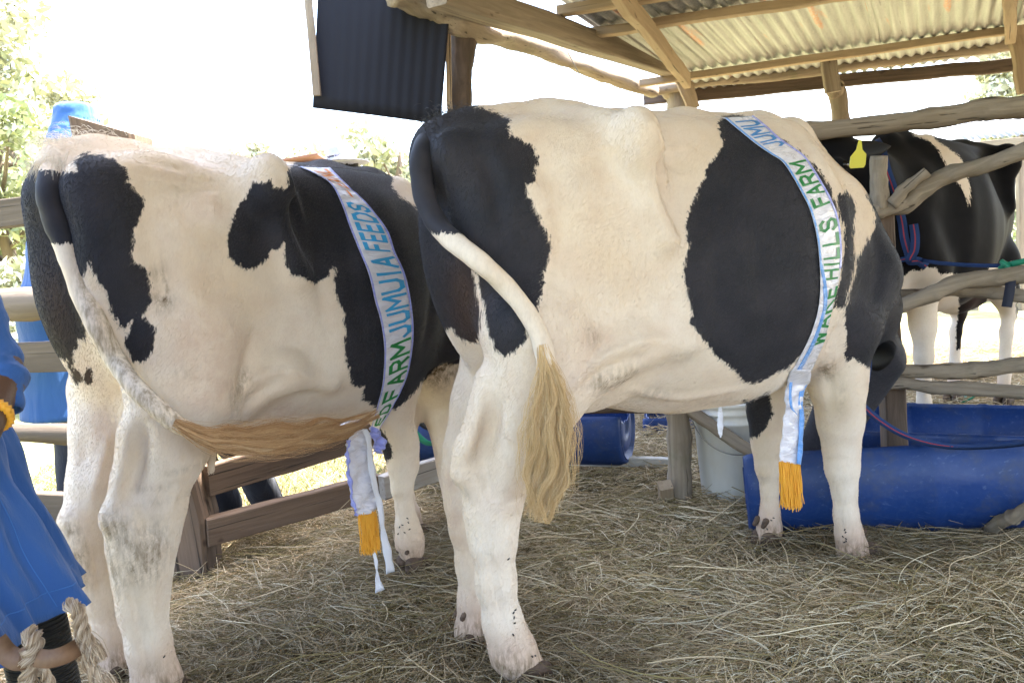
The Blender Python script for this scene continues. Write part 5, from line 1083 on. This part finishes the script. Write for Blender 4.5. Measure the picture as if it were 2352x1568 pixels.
def person(base, deg, H, label, group=None, legs=None, arms=None, lean=0.0, coat=None, trousers=None, shoe=None, hat=None, hem=.45, shirt=None, drop=0.0, squat=None, skirt=.20, h=.013, headz=0):
    """figure facing +x of its own frame; joint lists may be given in that frame"""
    fr = Frame(base[0], base[1], deg, base[2] if len(base) > 2 else 0); root = empty('person', fr.o, label, 'person', group, math.radians(deg)); s = H/1.75
    hip, sh_, nk, hd_ = [np.array(q, float)*s for q in ((0, 0, .93), (0, 0, 1.40), (0, 0, 1.50), (.02, 0, 1.62))]
    if squat: hip = np.array(squat['hip']); sh_ = np.array(squat['chest']); nk = sh_+np.array([.03, 0, .10])*s; hd_ = nk+np.array([.04, 0, .14])*s
    legs = legs or [[(0, s_*.09*s, .90*s, .085*s), (.02*s, s_*.10*s, .50*s, .058*s), (-.01*s, s_*.10*s, .09*s, .042*s)] for s_ in (-1, 1)]
    arms = arms or [[(0, s_*.18*s, 1.40*s, .052*s), (-.02*s, s_*.25*s, 1.12*s, .042*s), (.06*s, s_*.24*s, .88*s, .028*s)] for s_ in (-1, 1)]
    if lean: sh_ = sh_+[lean*.6, 0, 0]; nk = nk+[lean*.9, 0, 0]; hd_ = hd_+[lean, 0, 0]; arms = [[(x+lean*k, y, z, r) for (x, y, z, r), k in zip(c_, (.6, .35, .2))] for c_ in arms]
    allp = np.array([q[:3] for c_ in legs+arms for q in c_]+[hd_+[0, 0, .18], hip]); lo, hi = allp.min(0)-.34, allp.max(0)+.30
    F = Field(lo, hi, h*.8); F.cone((*hip, .115*s), (*((hip+sh_)/2), .105*s), .05, ys=1.35); F.cone((*((hip+sh_)/2), .105*s), (*(sh_-[0, 0, .06]), .115*s), .05, ys=1.35); F.cone((*nk, .052*s), (*hd_, .055*s), .03)
    F.ell(hd_+np.array([0, 0, .03])*s, np.array([.095, .075, .105])*s, .02); F.ell(hd_+np.array([.03, 0, -.045])*s, np.array([.06, .055, .06])*s, .03); F.cone((*(hd_+np.array([.085, 0, .02])*s), .010*s), (*(hd_+np.array([.108, 0, -.012])*s), .016*s), .012)
    F.cone((*(hd_+np.array([.085, -.02, -.048])*s), .009*s), (*(hd_+np.array([.085, .02, -.048])*s), .009*s), .008)
    for s_ in (-1, 1): F.ell(hd_+np.array([0, s_*.078, .0])*s, np.array([.022, .010, .03])*s, .006); F.ell(hd_+np.array([.086, s_*.032, .035])*s, np.array([.012, .014, .009])*s, .006, sub=True)
    for c_ in legs: F.chain(c_, .03); q = c_[-1]; F.cone((q[0]-.03, q[1], q[2]-.04*s, .032*s), (q[0]+.13*s, q[1]*1.1, max(q[2]-.06*s, .03), .026*s), .03)
    for c_ in arms:
        F.chain(c_, .02); w0, e0_ = np.array(c_[-1][:3]), np.array(c_[-2][:3]); d = (w0-e0_)/np.linalg.norm(w0-e0_); sd_ = np.cross(d, [0, 1.0, 0]); sd_ /= np.linalg.norm(sd_)+1e-9; pc = w0+d*.05*s; F.cone((*(w0+d*.015), .024*s), (*(w0+d*.075*s), .030*s), .015, ys=.6)
        sg = 1 if w0[1] > 0 else -1; inn = np.array([0, -sg, 0.0])
        for k, (off, ln) in enumerate(((-.030, .070), (-.010, .080), (.010, .074), (.029, .058))):
            a = w0+d*.085*s+sd_*off*s; b = a+(d*.8+inn*.35)*ln*.5*s; c2 = b+(d*.45+inn*.75)*ln*.5*s; F.cone((*a, .0105*s), (*b, .0095*s), .004); F.cone((*b, .0095*s), (*c2, .008*s), .004)
        a = w0+d*.03*s+sd_*-.028*s; b = a+(d*.5-sd_*.75)*.045*s; F.cone((*a, .013*s), (*b, .011*s), .008); F.cone((*b, .011*s), (*(b+(d*.9+inn*.2)*.03*s), .009*s), .005)
    V, Q = F.surface(); V = relax(V, Q, 1); mkmesh('body', V, Q, M_skin, root, world=False)
    def cl(name, fn, m, hh=h, nz=.006, cut=None, fs=7):
        K = Field(lo-.02, hi+.02, hh); fn(K)
        if cut is not None: K.f = smin_max(K.f, (cut-K.ax[2])[None, None, :]+0*K.f, .006)
        V, Q = K.surface(); V = relax(V, Q, 1); cen = np.array([hip[0], hip[1], 0]); out_v = V-cen; out_v[:, 2] = 0; out_v /= np.linalg.norm(out_v, axis=1)[:, None]+1e-6
        V = V+out_v*(vnoise(V*np.array([1, 1, .35]), fs, 3, 2)*nz)[:, None]; return mkmesh(name, V, Q, m, root, world=False)
    if coat:
        def fc(K):
            K.cone((*(sh_-[0, 0, .05]), .135*s), (*((hip+sh_)/2), .125*s), .05, ys=1.42); K.cone((*((hip+sh_)/2), .125*s), (*(hip-[0, 0, .05]), .15*s), .05, ys=1.3); K.cone((*(hip-[0, 0, .05]), .15*s), (hip[0], hip[1], hem-.10, skirt+.03), .06, ys=1.25)
            for c_ in arms: K.chain([(q[0], q[1], q[2], q[3]+.022*s) for q in c_[:2]], .03); a, b = np.array(c_[1]), np.array(c_[2]); K.cone((*a[:3], a[3]+.022*s), (*(a+(b-a)*coat.get('sleeve', .85))[:3], .045*s), .03)
            K.cone((*nk, .07*s), (*(nk+[0, 0, .02]), .068*s), .02)
            if coat.get('drape'):
                for c_ in legs: K.chain([(q[0], q[1], q[2], q[3]+.03*s) for q in c_], .10)
        cl('coat', fc, coat['m'], cut=hem, nz=.012)
    if shirt:
        def fs_(K):
            K.cone((*(sh_-[0, 0, .05]), .125*s), (*((hip+sh_)/2), .118*s), .05, ys=1.42); K.cone((*((hip+sh_)/2), .118*s), (*hip, .125*s), .05, ys=1.35)
            for c_ in arms: K.chain([(q[0], q[1], q[2], q[3]+.016*s) for q in c_], .03)
        cl('shirt', fs_, shirt)
    if trousers:
        def ft(K):
            K.cone((*hip, .13*s), (*(hip+[0, 0, .04]), .12*s), .04, ys=1.35)
            for c_ in legs: K.chain([(q[0], q[1], q[2], q[3]+.022*s) for q in c_], .04)
        cl('trousers', ft, trousers, nz=.010, fs=14)
    for c_ in legs:
        q = c_[-1]; k_ = c_[-2]
        def fb(K):
            if shoe[1]: K.cone((q[0], q[1], q[2], .052*s), (q[0]+(k_[0]-q[0])*shoe[1], q[1]+(k_[1]-q[1])*shoe[1], q[2]+(k_[2]-q[2])*shoe[1], .068*s*(.85 if shoe[1] == 1 else 1)), .02)
            K.cone((q[0]-.035*s, q[1], max(q[2]-.045*s, .035), .040*s), (q[0]+.15*s, q[1]*1.1, max(q[2]-.055*s, .032), .036*s), .03)
        K = Field(np.array([q[0]-.2, q[1]-.2, 0.0]), np.array([max(q[0], k_[0])+.3, q[1]+.25, k_[2]+.1]), .009); fb(K); K.f = smin_max(K.f, (.002-K.ax[2])[None, None, :]+0*K.f, .004); v_, q_ = K.surface(); mkmesh('boot' if shoe[1] else 'shoe', relax(v_, q_, 1), q_, shoe[0], root, world=False)
    K = Field(hd_-.16, hd_+.2, .008); K.ell(hd_+np.array([-.012, 0, .045])*s, np.array([.098, .083, .10])*s, .01); K.f = smin_max(K.f, (hd_[2]+.02*s-K.ax[2])[None, None, :]+(K.ax[0][:, None, None]-hd_[0])*.8+0*K.f, .01); v_, q_ = K.surface()
    if len(v_): mkmesh('hair', v_, q_, M_hair, root, world=False)
    if hat:
        m_, kind = hat; K = Field(hd_-.24, hd_+.26, .007); tp_ = hd_+np.array([-.005, 0, .075])*s
        if kind == 'bucket':
            K.cone((*(tp_-[0, 0, .02]), .108*s), (*(tp_+np.array([0, 0, .045])*s), .088*s), .02); K.f = smin_max(K.f, (K.ax[2]-(tp_[2]+.095*s))[None, None, :]+0*K.f, .02)
            K.f = smin(K.f, smin_max(np.sqrt((K.ax[0][:, None, None]-tp_[0])**2+(K.ax[1][None, :, None]-tp_[1])**2)-(.125*s-(K.ax[2][None, None, :]-(tp_[2]-.05*s))*.45), np.abs(K.ax[2]-(tp_[2]-.045*s))[None, None, :]-.034*s+0*K.f, .006), .012)
        else:
            K.cone((*(tp_+[0, 0, .0]), .098*s), (*(tp_+np.array([0, 0, .03])*s), .088*s), .02)
            K.f = smin(K.f, smin_max(np.sqrt((K.ax[0][:, None, None]-tp_[0])**2+(K.ax[1][None, :, None]-tp_[1])**2)-.175*s, np.abs(K.ax[2]-(tp_[2]-.02*s))[None, None, :]-.004+0*K.f, .004), .012)
        inn = np.sqrt((K.ax[0][:, None, None]-hd_[0])**2+(K.ax[1][None, :, None]-hd_[1])**2)-.088*s; inn = smin_max(inn+0*K.f, (K.ax[2]-(tp_[2]+.02*s))[None, None, :]+0*K.f, .004); K.f = smin_max(K.f, -inn, .004)
        v_, q_ = K.surface(); v_ = relax(v_, q_, 1); v_ = v_+vnoise(v_, 22, 5, 2)[:, None]*np.array([.003, .003, .003]); mkmesh('hat', v_, q_, m_, root, world=False)
    return root, fr
# the farm hand in a blue dust coat at the left edge, half out of the picture
bx, by = -1.14, 1.40
def loc(fr_, p): return fr_.L(p)
F0 = Frame(bx, by, 65)
arm_r = [tuple(np.append(loc(F0, PY(-205, 370, 1.41)), .045)), tuple(np.append(loc(F0, PY(-2, 868, 1.335)), .036)), tuple(np.append(loc(F0, PY(-42, 985, 1.24)), .028))]
arm_l = [(-.0, .19, 1.36, .052), (-.02, .27, 1.10, .042), (.12, .26, .90, .028)]
lg_ = lambda x, y, z: F0.L(np.array([x, y, z]))
p1, f1 = person((bx, by), 65, 1.72, 'person in a long blue dust coat and black boots at the left edge', 'people around the cows', arms=[arm_l, arm_r], shoe=(M_boot, 1),
                legs=[[(0, -.09, .88, .085), (*lg_(-.885, 1.42, .50), .050), (*lg_(-.835, 1.41, .09), .042)], [(0, .09, .88, .085), (-.02, .11, .48, .06), (-.04, .11, .09, .045)]])
# the coat hangs as a flared cloth with a straight hem
hem_ = [(-.752, 1.22), (-.762, 1.36), (-.772, 1.51), (-.86, 1.60), (-1.05, 1.64), (-1.30, 1.58), (-1.40, 1.38), (-1.32, 1.16), (-1.10, 1.08), (-.90, 1.10)]
hem_ = [(x-.055, y) for x, y in hem_]
top_ = [(bx+.155*math.cos(math.radians(-60+36*k)), by+.125*math.sin(math.radians(-60+36*k))) for k in range(10)]
zz = [(1.44, .45, .0), (1.38, 1.05, 0), (1.2, 1.15, .02), (1.0, 1.15, .10), (.85, 1.15, .25), (.72, 1.15, .42), (.60, 1.1, .68), (.53, 1.05, .87), (.472, 1, 1.0)]
V = []; na = 120; cz = np.array([q[0] for q in zz]); zs_ = np.linspace(1.44, .472, 70); r_ = np.random.default_rng(5)
def ring_at(pts): P_ = np.array([(*p, 0) for p in pts]); P_ = np.vstack([P_, P_[:1]]); return resample(P_, na+1)[:na, :2]
Rt, Rh = ring_at(top_), ring_at(hem_); ct = np.array([bx, by])
for z_ in zs_:
    sc_ = np.interp(-z_, -cz, [q[1] for q in zz]); mx = np.interp(-z_, -cz, [q[2] for q in zz])
    for k in range(na):
        p = (ct+(Rt[k]-ct)*sc_)*(1-mx)+Rh[k]*mx; o_ = p-ct; o_ /= np.linalg.norm(o_)+1e-9; a_ = 2*math.pi*k/na
        f_ = (.013*math.sin(a_*7+z_*3)+.009*math.sin(a_*13-z_*9)+.004*math.sin(a_*29+z_*14))*(.35+mx)+.006*math.sin(z_*38+a_*3)*(1-mx)
        V.append((p[0]+o_[0]*f_, p[1]+o_[1]*f_, z_))
n_ = len(zs_); o = mkmesh('coat', V, [(i*na+k, i*na+(k+1) % na, (i+1)*na+(k+1) % na, (i+1)*na+k) for i in range(n_-1) for k in range(na)], M_coatblue, p1); sm = o.modifiers.new('s', 'SOLIDIFY'); sm.thickness = .003
def sleeve(pxs, seed):
    mb = MB(); C_ = resample([(*PY(x, y, Y), r*Y/FL) for x, y, r, Y in pxs], 46); C_[:, 3] *= 1+.07*np.sin(np.arange(46)*.9)+.05*np.sin(np.arange(46)*.37+1); mb.tube(C_[:, :3], C_[:, 3], n=26, wob=.10, seed=seed, cap=False)
    o = mb.build('sleeve', M_coatblue, p1); sm = o.modifiers.new('s', 'SOLIDIFY'); sm.thickness = .003
sleeve([(-225, 340, 95, 1.41), (-150, 505, 80, 1.385), (-95, 640, 72, 1.37), (-52, 750, 62, 1.35), (-16, 835, 60, 1.34), (-4, 880, 60, 1.33), (-10, 940, 52, 1.31)], 4)
mb = MB(); C_ = resample([(*F0.W(q[:3]), q[3]+.022) for q in (*arm_l[:2], [arm_l[1][i]*.4+arm_l[2][i]*.6 for i in range(4)])], 40); C_[:, 3] *= 1+.06*np.sin(np.arange(40)*.9); mb.tube(C_[:, :3], C_[:, 3], n=26, wob=.1, seed=6, cap=False); mb.build('sleeve', M_coatblue, p1)
# collar closing the coat round the neck
mb = MB(); th = np.linspace(0, 2*math.pi, 30); mb.tube([(bx+.085*math.cos(a), by+.080*math.sin(a), 1.455) for a in th], .022, n=8, cap=False); mb.build('collar', M_coatblue, p1)
M_seam = mat('seam_thread_blue', (.035, .13, .38), .8)
mb = MB()
k0 = min(range(na), key=lambda k: (Rh[k][0]+.765)**2+(Rh[k][1]-1.40)**2)
for dk in (0,): mb.tube([np.array(V[i*na+k0])+[.004, 0, 0] for i in range(30, n_-1)], .0009, n=6)
mb.tube([np.array(V[(n_-4)*na+(k0+j) % na])+[.004, -.002, 0] for j in range(-26, 14)], .0009, n=6); mb.build('seam', M_seam, o)
mb = MB(); q = f1.W(arm_r[2][:3]); e = f1.W(arm_r[1][:3]); d = (q-e)/np.linalg.norm(q-e); th = np.linspace(0, 2*math.pi, 25)[:-1]; a1 = np.cross(d, [0, 0, 1.0]); a1 /= np.linalg.norm(a1); a2 = np.cross(d, a1)
for k in range(24): mb.add(*(lambda c_: ([c_+np.array(o)*.006 for o in ((-1, -1, -1), (1, -1, -1), (1, 1, -1), (-1, 1, -1), (-1, -1, 1), (1, -1, 1), (1, 1, 1), (-1, 1, 1))], [(0, 3, 2, 1), (4, 5, 6, 7), (0, 1, 5, 4), (1, 2, 6, 5), (2, 3, 7, 6), (3, 0, 4, 7)]))(q-d*.03+(a1*math.cos(th[k])+a2*math.sin(th[k]))*.030))
mb.build('bracelet', M_fringe, p1)
# rope halter in front of the boot
M_rope = hair_material('rope_fibre', [(0, (.22, .15, .09)), (.5, (.38, .28, .19)), (1, (.54, .43, .31))]); M_leather = mat('leather_tan', (.16, .085, .04), .7); B = NB(M_leather); n1 = B.noise(B.map(B.obj(), (80, 20, 80)), 1, 4, .7); B.base(B.mix(n1, (.09, .042, .02), (.20, .11, .055)))
YR = 1.20
hr = empty('rope_halter', PZ(150, 1500, YR), 'frayed rope halter with a tan leather strap, in front of the black boot', 'halter')
def rope(name, pxs, r, seed, parent, strandsn=3, fray=.4, n=60):
    C_ = resample([PZ(x, y, Y) for x, y, Y in pxs], n); T = np.gradient(C_, axis=0); T /= np.linalg.norm(T, axis=1)[:, None]; A_ = np.cross(T, cF); A_ /= np.linalg.norm(A_, axis=1)[:, None]; B_ = np.cross(T, A_); r_ = np.random.default_rng(seed)
    ns = 420; k = n; s0 = r_.integers(0, strandsn, ns); t = np.arange(k)/(k-1); L_ = np.linalg.norm(np.diff(C_, axis=0), axis=1).sum(); ph = (s0/strandsn*2*math.pi)[:, None]+t[None]*L_/.05*2*math.pi
    r *= .82; rr = r*.5; o1, o2 = r_.normal(0, rr*.42, (2, ns, 1)); loose = np.clip((t[None]-(1-fray*r_.random((ns, 1))))/.25, 0, 1); dv1, dv2 = r_.normal(0, r*.55, (2, ns, 1))
    ca, cb = np.cos(ph)*rr*(1-loose)+o1+dv1*loose, np.sin(ph)*rr*(1-loose)+o2+dv2*loose
    pts = C_[None]+A_[None]*ca[:, :, None]+B_[None]*cb[:, :, None]; strands(name, pts, np.full(k, .00055), M_rope, parent, dict(t=r_.random(ns)))
rope('rope', [(160, 1385, YR+.02), (178, 1400, YR), (188, 1440, YR), (205, 1480, YR), (222, 1520, YR)], 0.013, 1, hr, fray=.5)
rope('rope', [(176, 1405, YR+.01), (186, 1440, YR+.01), (184, 1480, YR), (200, 1520, YR), (225, 1568, YR), (240, 1600, YR)], 0.011, 2, hr)
rope('rope', [(195, 1500, YR), (210, 1535, YR), (238, 1565, YR), (255, 1600, YR)], 0.011, 5, hr, fray=.7)
rope('rope', [(72, 1448, YR+.01), (78, 1478, YR-.01), (70, 1510, YR-.01), (62, 1560, YR), (55, 1600, YR)], 0.016, 3, hr)
rope('rope', [(95, 1540, YR-.01), (110, 1560, YR), (120, 1600, YR)], 0.010, 4, hr)
strap('leather_strap', [PZ(84, 1510, YR-.02), PZ(115, 1512, YR-.035), (PZ(150, 1502, YR-.03)), PZ(175, 1488, YR-.01), PZ(190, 1478, YR+.01)], .026, M_leather, parent=hr)
strap('leather_strap', [PZ(-10, 1470, YR), PZ(15, 1500, YR), PZ(45, 1515, YR-.01), PZ(70, 1500, YR-.01)], .03, M_leather, parent=hr)

# the other people outside the fence
Xp = PZ(175, 960, 3.85)
person((-2.09, 3.85), 20, 1.86, 'person in a sky-blue coat and bucket hat, behind the rump of the left cow', 'people around the cows', coat=dict(m=M_hatblue), shoe=(M_boot, .75), lean=.14, trousers=M_jeans, hat=(M_hatblue, 'bucket'), hem=.47, skirt=.19)
person((PZ(790, 380, 5.6)[0], 5.6), 200, 1.87, 'person in a white brimmed hat, only the hat showing above the left cow', 'people around the cows', shirt=M_grey, trousers=M_jeans, shoe=(M_shoe, False), hat=(M_hatw, 'brim'))
jx, jy = G(560, 1232)[:2]
person((jx-.02, jy+.12), 250, 1.5, 'person crouching in dark jeans and pale shoes behind the planks', 'people around the cows', shirt=M_grey, trousers=M_jeans, shoe=(M_shoe, False),
       squat=dict(hip=(-.22, 0, .42), chest=(.0, 0, .78)), legs=[[(-.20, s_*.09, .42, .08), (.18, s_*.13, .42, .058), (-.02, s_*.11, .09, .042)] for s_ in (-1, 1)],
       arms=[[(.02, s_*.16, .80, .048), (.10, s_*.2, .58, .038), (.28, s_*.10, .50, .026)] for s_ in (-1, 1)])

# ------------------------------------------------------------------ trees and far buildings
def leafmat(name, a, b):
    m = mat(name, a, .6, .3); B = NB(m); B.base(B.mix(B.attr('lc'), a, b)); B.b.inputs['Transmission Weight'].default_value = 0; return m
M_leaf = leafmat('leaf_green', (.22, .27, .13), (.42, .43, .27)); M_leaf2 = leafmat('leaf_pale', (.26, .29, .18), (.46, .45, .33)); M_bark = wood('bark', (.16, .12, .085), (.24, .19, .14), (.09, .07, .05))
def tree(base, H_, R, n, label, seed, m=M_leaf, low=.25, lf=.07, clumps=26, group='trees and bushes beyond the shed', name='tree', flat=.8):
    r_ = np.random.default_rng(seed); base = np.array(base, float); root = empty(name, base, label, 'tree' if name == 'tree' else 'bush', group); mb = MB()
    top = base+np.array([R*.1, 0, H_*.8]); tk = resample([base-[0, 0, .1], base+[R*.05, 0, H_*.3], base+[-R*.04, 0, H_*.55], top], 12); mb.tube(tk, np.linspace(H_*.028, H_*.008, 12), n=8, wob=.1)
    cs = []
    for i in range(clumps):
        d = r_.normal(0, 1, 3); d /= np.linalg.norm(d); rr = r_.random()**.4; c_ = base+np.array([d[0]*R*rr, d[1]*R*rr, H_*(low+(1-low)*(.5+.5*d[2]*rr*flat))]); cs.append((c_, R*r_.uniform(.16, .38)))
        if i % 2 == 0: a = tk[r_.integers(3, 11)]; mb.tube(resample([a, (a+c_)/2+r_.normal(0, R*.06, 3), c_], 7), np.linspace(H_*.010, H_*.003, 7), n=5)
    o = mb.build('trunk', M_bark, root); add_lp(o, (0, 0, 1))
    ci = r_.integers(0, clumps, n); cc = np.array([c_[0] for c_ in cs])[ci]; cr = np.array([c_[1] for c_ in cs])[ci]; d = r_.normal(0, 1, (n, 3)); d /= np.linalg.norm(d, axis=1)[:, None]; P = cc+d*(cr*r_.random(n)**.45)[:, None]*[1, 1, .8]; P[:, 2] = np.maximum(P[:, 2], base[2]+.05)
    a = r_.normal(0, 1, (n, 3)); a /= np.linalg.norm(a, axis=1)[:, None]; b = np.cross(a, r_.normal(0, 1, (n, 3))); b /= np.linalg.norm(b, axis=1)[:, None]; L_ = (lf*r_.uniform(.6, 1.4, n))[:, None]
    V = np.stack([P-a*L_, P+b*L_*.42, P+a*L_, P-b*L_*.42], 1).reshape(-1, 3); o = mkmesh('crown', V, np.arange(4*n).reshape(n, 4), m, root, smooth=False); at = o.data.attributes.new('lc', 'FLOAT', 'POINT'); at.data.foreach_set('value', np.repeat(np.clip(r_.random(n)*.7+r_.random(clumps)[ci]*.5, 0, 1), 4).astype(np.float32))
    return root
def at_px(x, Y): p = PZ(x, 700, Y); return (p[0], Y, 0)
tree(at_px(30, 11), 4.2, 1.5, 15000, 'broad pale green tree at the left edge behind the blue hat', 1, lf=.07, low=.15, clumps=40)
tree(at_px(-90, 16), 7.6, 2.6, 16000, 'tall faint tree rising at the far left edge', 2, m=M_leaf2, lf=.11, low=.3, clumps=36)
tree(at_px(150, 13), 3.2, 1.2, 9000, 'lower bush-like tree right of the blue hat', 3, lf=.07, low=.1, clumps=26)
tree(at_px(20, 7.5), 1.5, .9, 6000, 'low shrub seen between the left fence rails', 4, lf=.05, low=.05, clumps=20, name='bush', m=M_leaf2)
for i, (x, Y, hh, rr, lb) in enumerate(((650, 30, 6.6, 2.2, 'small far tree left of the white hat'), (760, 34, 7.8, 2.5, 'far tree directly behind the white hat'), (860, 28, 6.6, 2.2, 'far tree right of the white hat'), (935, 26, 6.2, 1.8, 'far tree close to the rump of the middle cow'), (560, 38, 7.0, 2.6, 'faint far tree above the back of the left cow'))):
    tree(at_px(x, Y), hh, rr, 4500, lb, 10+i, m=M_leaf2, lf=.17, low=.1)
tree(at_px(2360, 24), 6.9, 1.9, 7000, 'pale tree under the roof edge at the upper right', 20, m=M_leaf2, lf=.13, low=.45)
tree(at_px(2345, 13), 1.7, 1.0, 6000, 'bright green bush beyond the black cow, at the right edge', 21, lf=.07, low=.05, name='bush')
tree(at_px(2620, 18), 4.5, 2.2, 6000, 'leafy tree just outside the right edge', 22, lf=.1, low=.1)
# far sheds
fs = empty('far_shed', PZ(2300, 600, 11), 'low tin-roofed shed beyond the black cow at the right', 'shed')
a = PZ(2215, 322, 11); b = PZ(2520, 296, 9.5); ev2 = (b-a)/np.linalg.norm(b-a); up_ = np.array([.25, .9, .30]); up_ /= np.linalg.norm(up_); corrugated('roof_sheet', a, up_, ev2, 2.2, np.linalg.norm(b-a), M_tin, fs, pitch=.10, amp=.014)
timber('eave_board', a+[0, 0, -.08], b+[0, 0, -.08], .06, .10, W_grey, '', '', parent=fs, seed=70)
for k in (.1, .5, .9): q = a+(b-a)*k; timber('post', (q[0], q[1]+.1, 0), (q[0], q[1]+.1, q[2]-.05), .09, .09, W_grey, '', '', parent=fs, seed=71, up=(0, 1, 0))
fb_ = empty('far_building', PZ(715, 600, 22), 'far low building with a red-brown roof edge left of the white hat', 'building')
a = PZ(640, 392, 22); b = PZ(760, 372, 22); mb = MB(); mb.bar(a, b, 3.0, .05); o = mb.build('roof', mat('roof_red', (.16, .07, .05), .8), fb_, smooth=False)
mb = MB(); mb.bar((a[0], 22, .9), (b[0], 22, .9), 2.6, 1.8+2*(a[2]-1.9)); mb.build('wall', mat('wall_pale', (.5, .45, .38), .9), fb_, smooth=False)
# ------------------------------------------------------------------ flies
M_fly = mat('fly_black', (.01, .01, .012), .35)
def fly(p, nrm, seed, where):
    r_ = np.random.default_rng(seed); mb = MB(); d = r_.normal(0, 1, 3); d -= nrm*(d@nrm); d /= np.linalg.norm(d); s_ = np.cross(nrm, d); c_ = p+nrm*.0015
    mb.tube([c_-d*.0035, c_-d*.0018, c_+d*.001, c_+d*.0033], [.0006, .0017, .0018, .0008], n=8)
    for g in (-1, 1): mb.add([c_, c_-d*.0045+s_*g*.001, c_-d*.0048+s_*g*.0026, c_-d*.0015+s_*g*.0016], [(0, 1, 2, 3)])
    o = mb.build('fly', M_fly); rebase(o, p); tag(o, 'tiny black fly sitting on the '+where, 'fly', 'flies on the cow legs')
i = 0
for cw, ls in ((cowA, ((1179, 1406), (1180, 1418), (1181, 1430), (1178, 1456), (1183, 1400), (1222, 1507), (1229, 1505), (1167, 1283), (1940, 1216), (1942, 1222), (1936, 1231), (1943, 1236), (1940, 1244), (1944, 1242), (1953, 1271), (1976, 1274), (1777, 1189), (1771, 1194), (1757, 1208), (1762, 1214), (1766, 1237))),
               (cowB, ((918, 1210), (925, 1205), (936, 1190), (938, 1200), (929, 1222), (915, 1225), (376, 1507), (940, 1215)))):
    for x, y in ls:
        h_ = cw['bvh'].ray_cast(Vector(cO), Vector(ray(x, y))); i += 1
        if h_[0] is not None: fly(np.array(h_[0]), np.array(h_[1])*(1 if np.array(h_[1])@(cO-np.array(h_[0])) > 0 else -1), i, ('nearer hind leg' if x < 1300 else ('nearer foreleg' if x > 1850 else 'farther foreleg'))+' of the middle cow' if cw is cowA else ('hind leg' if x < 500 else 'foreleg')+' of the left cow')
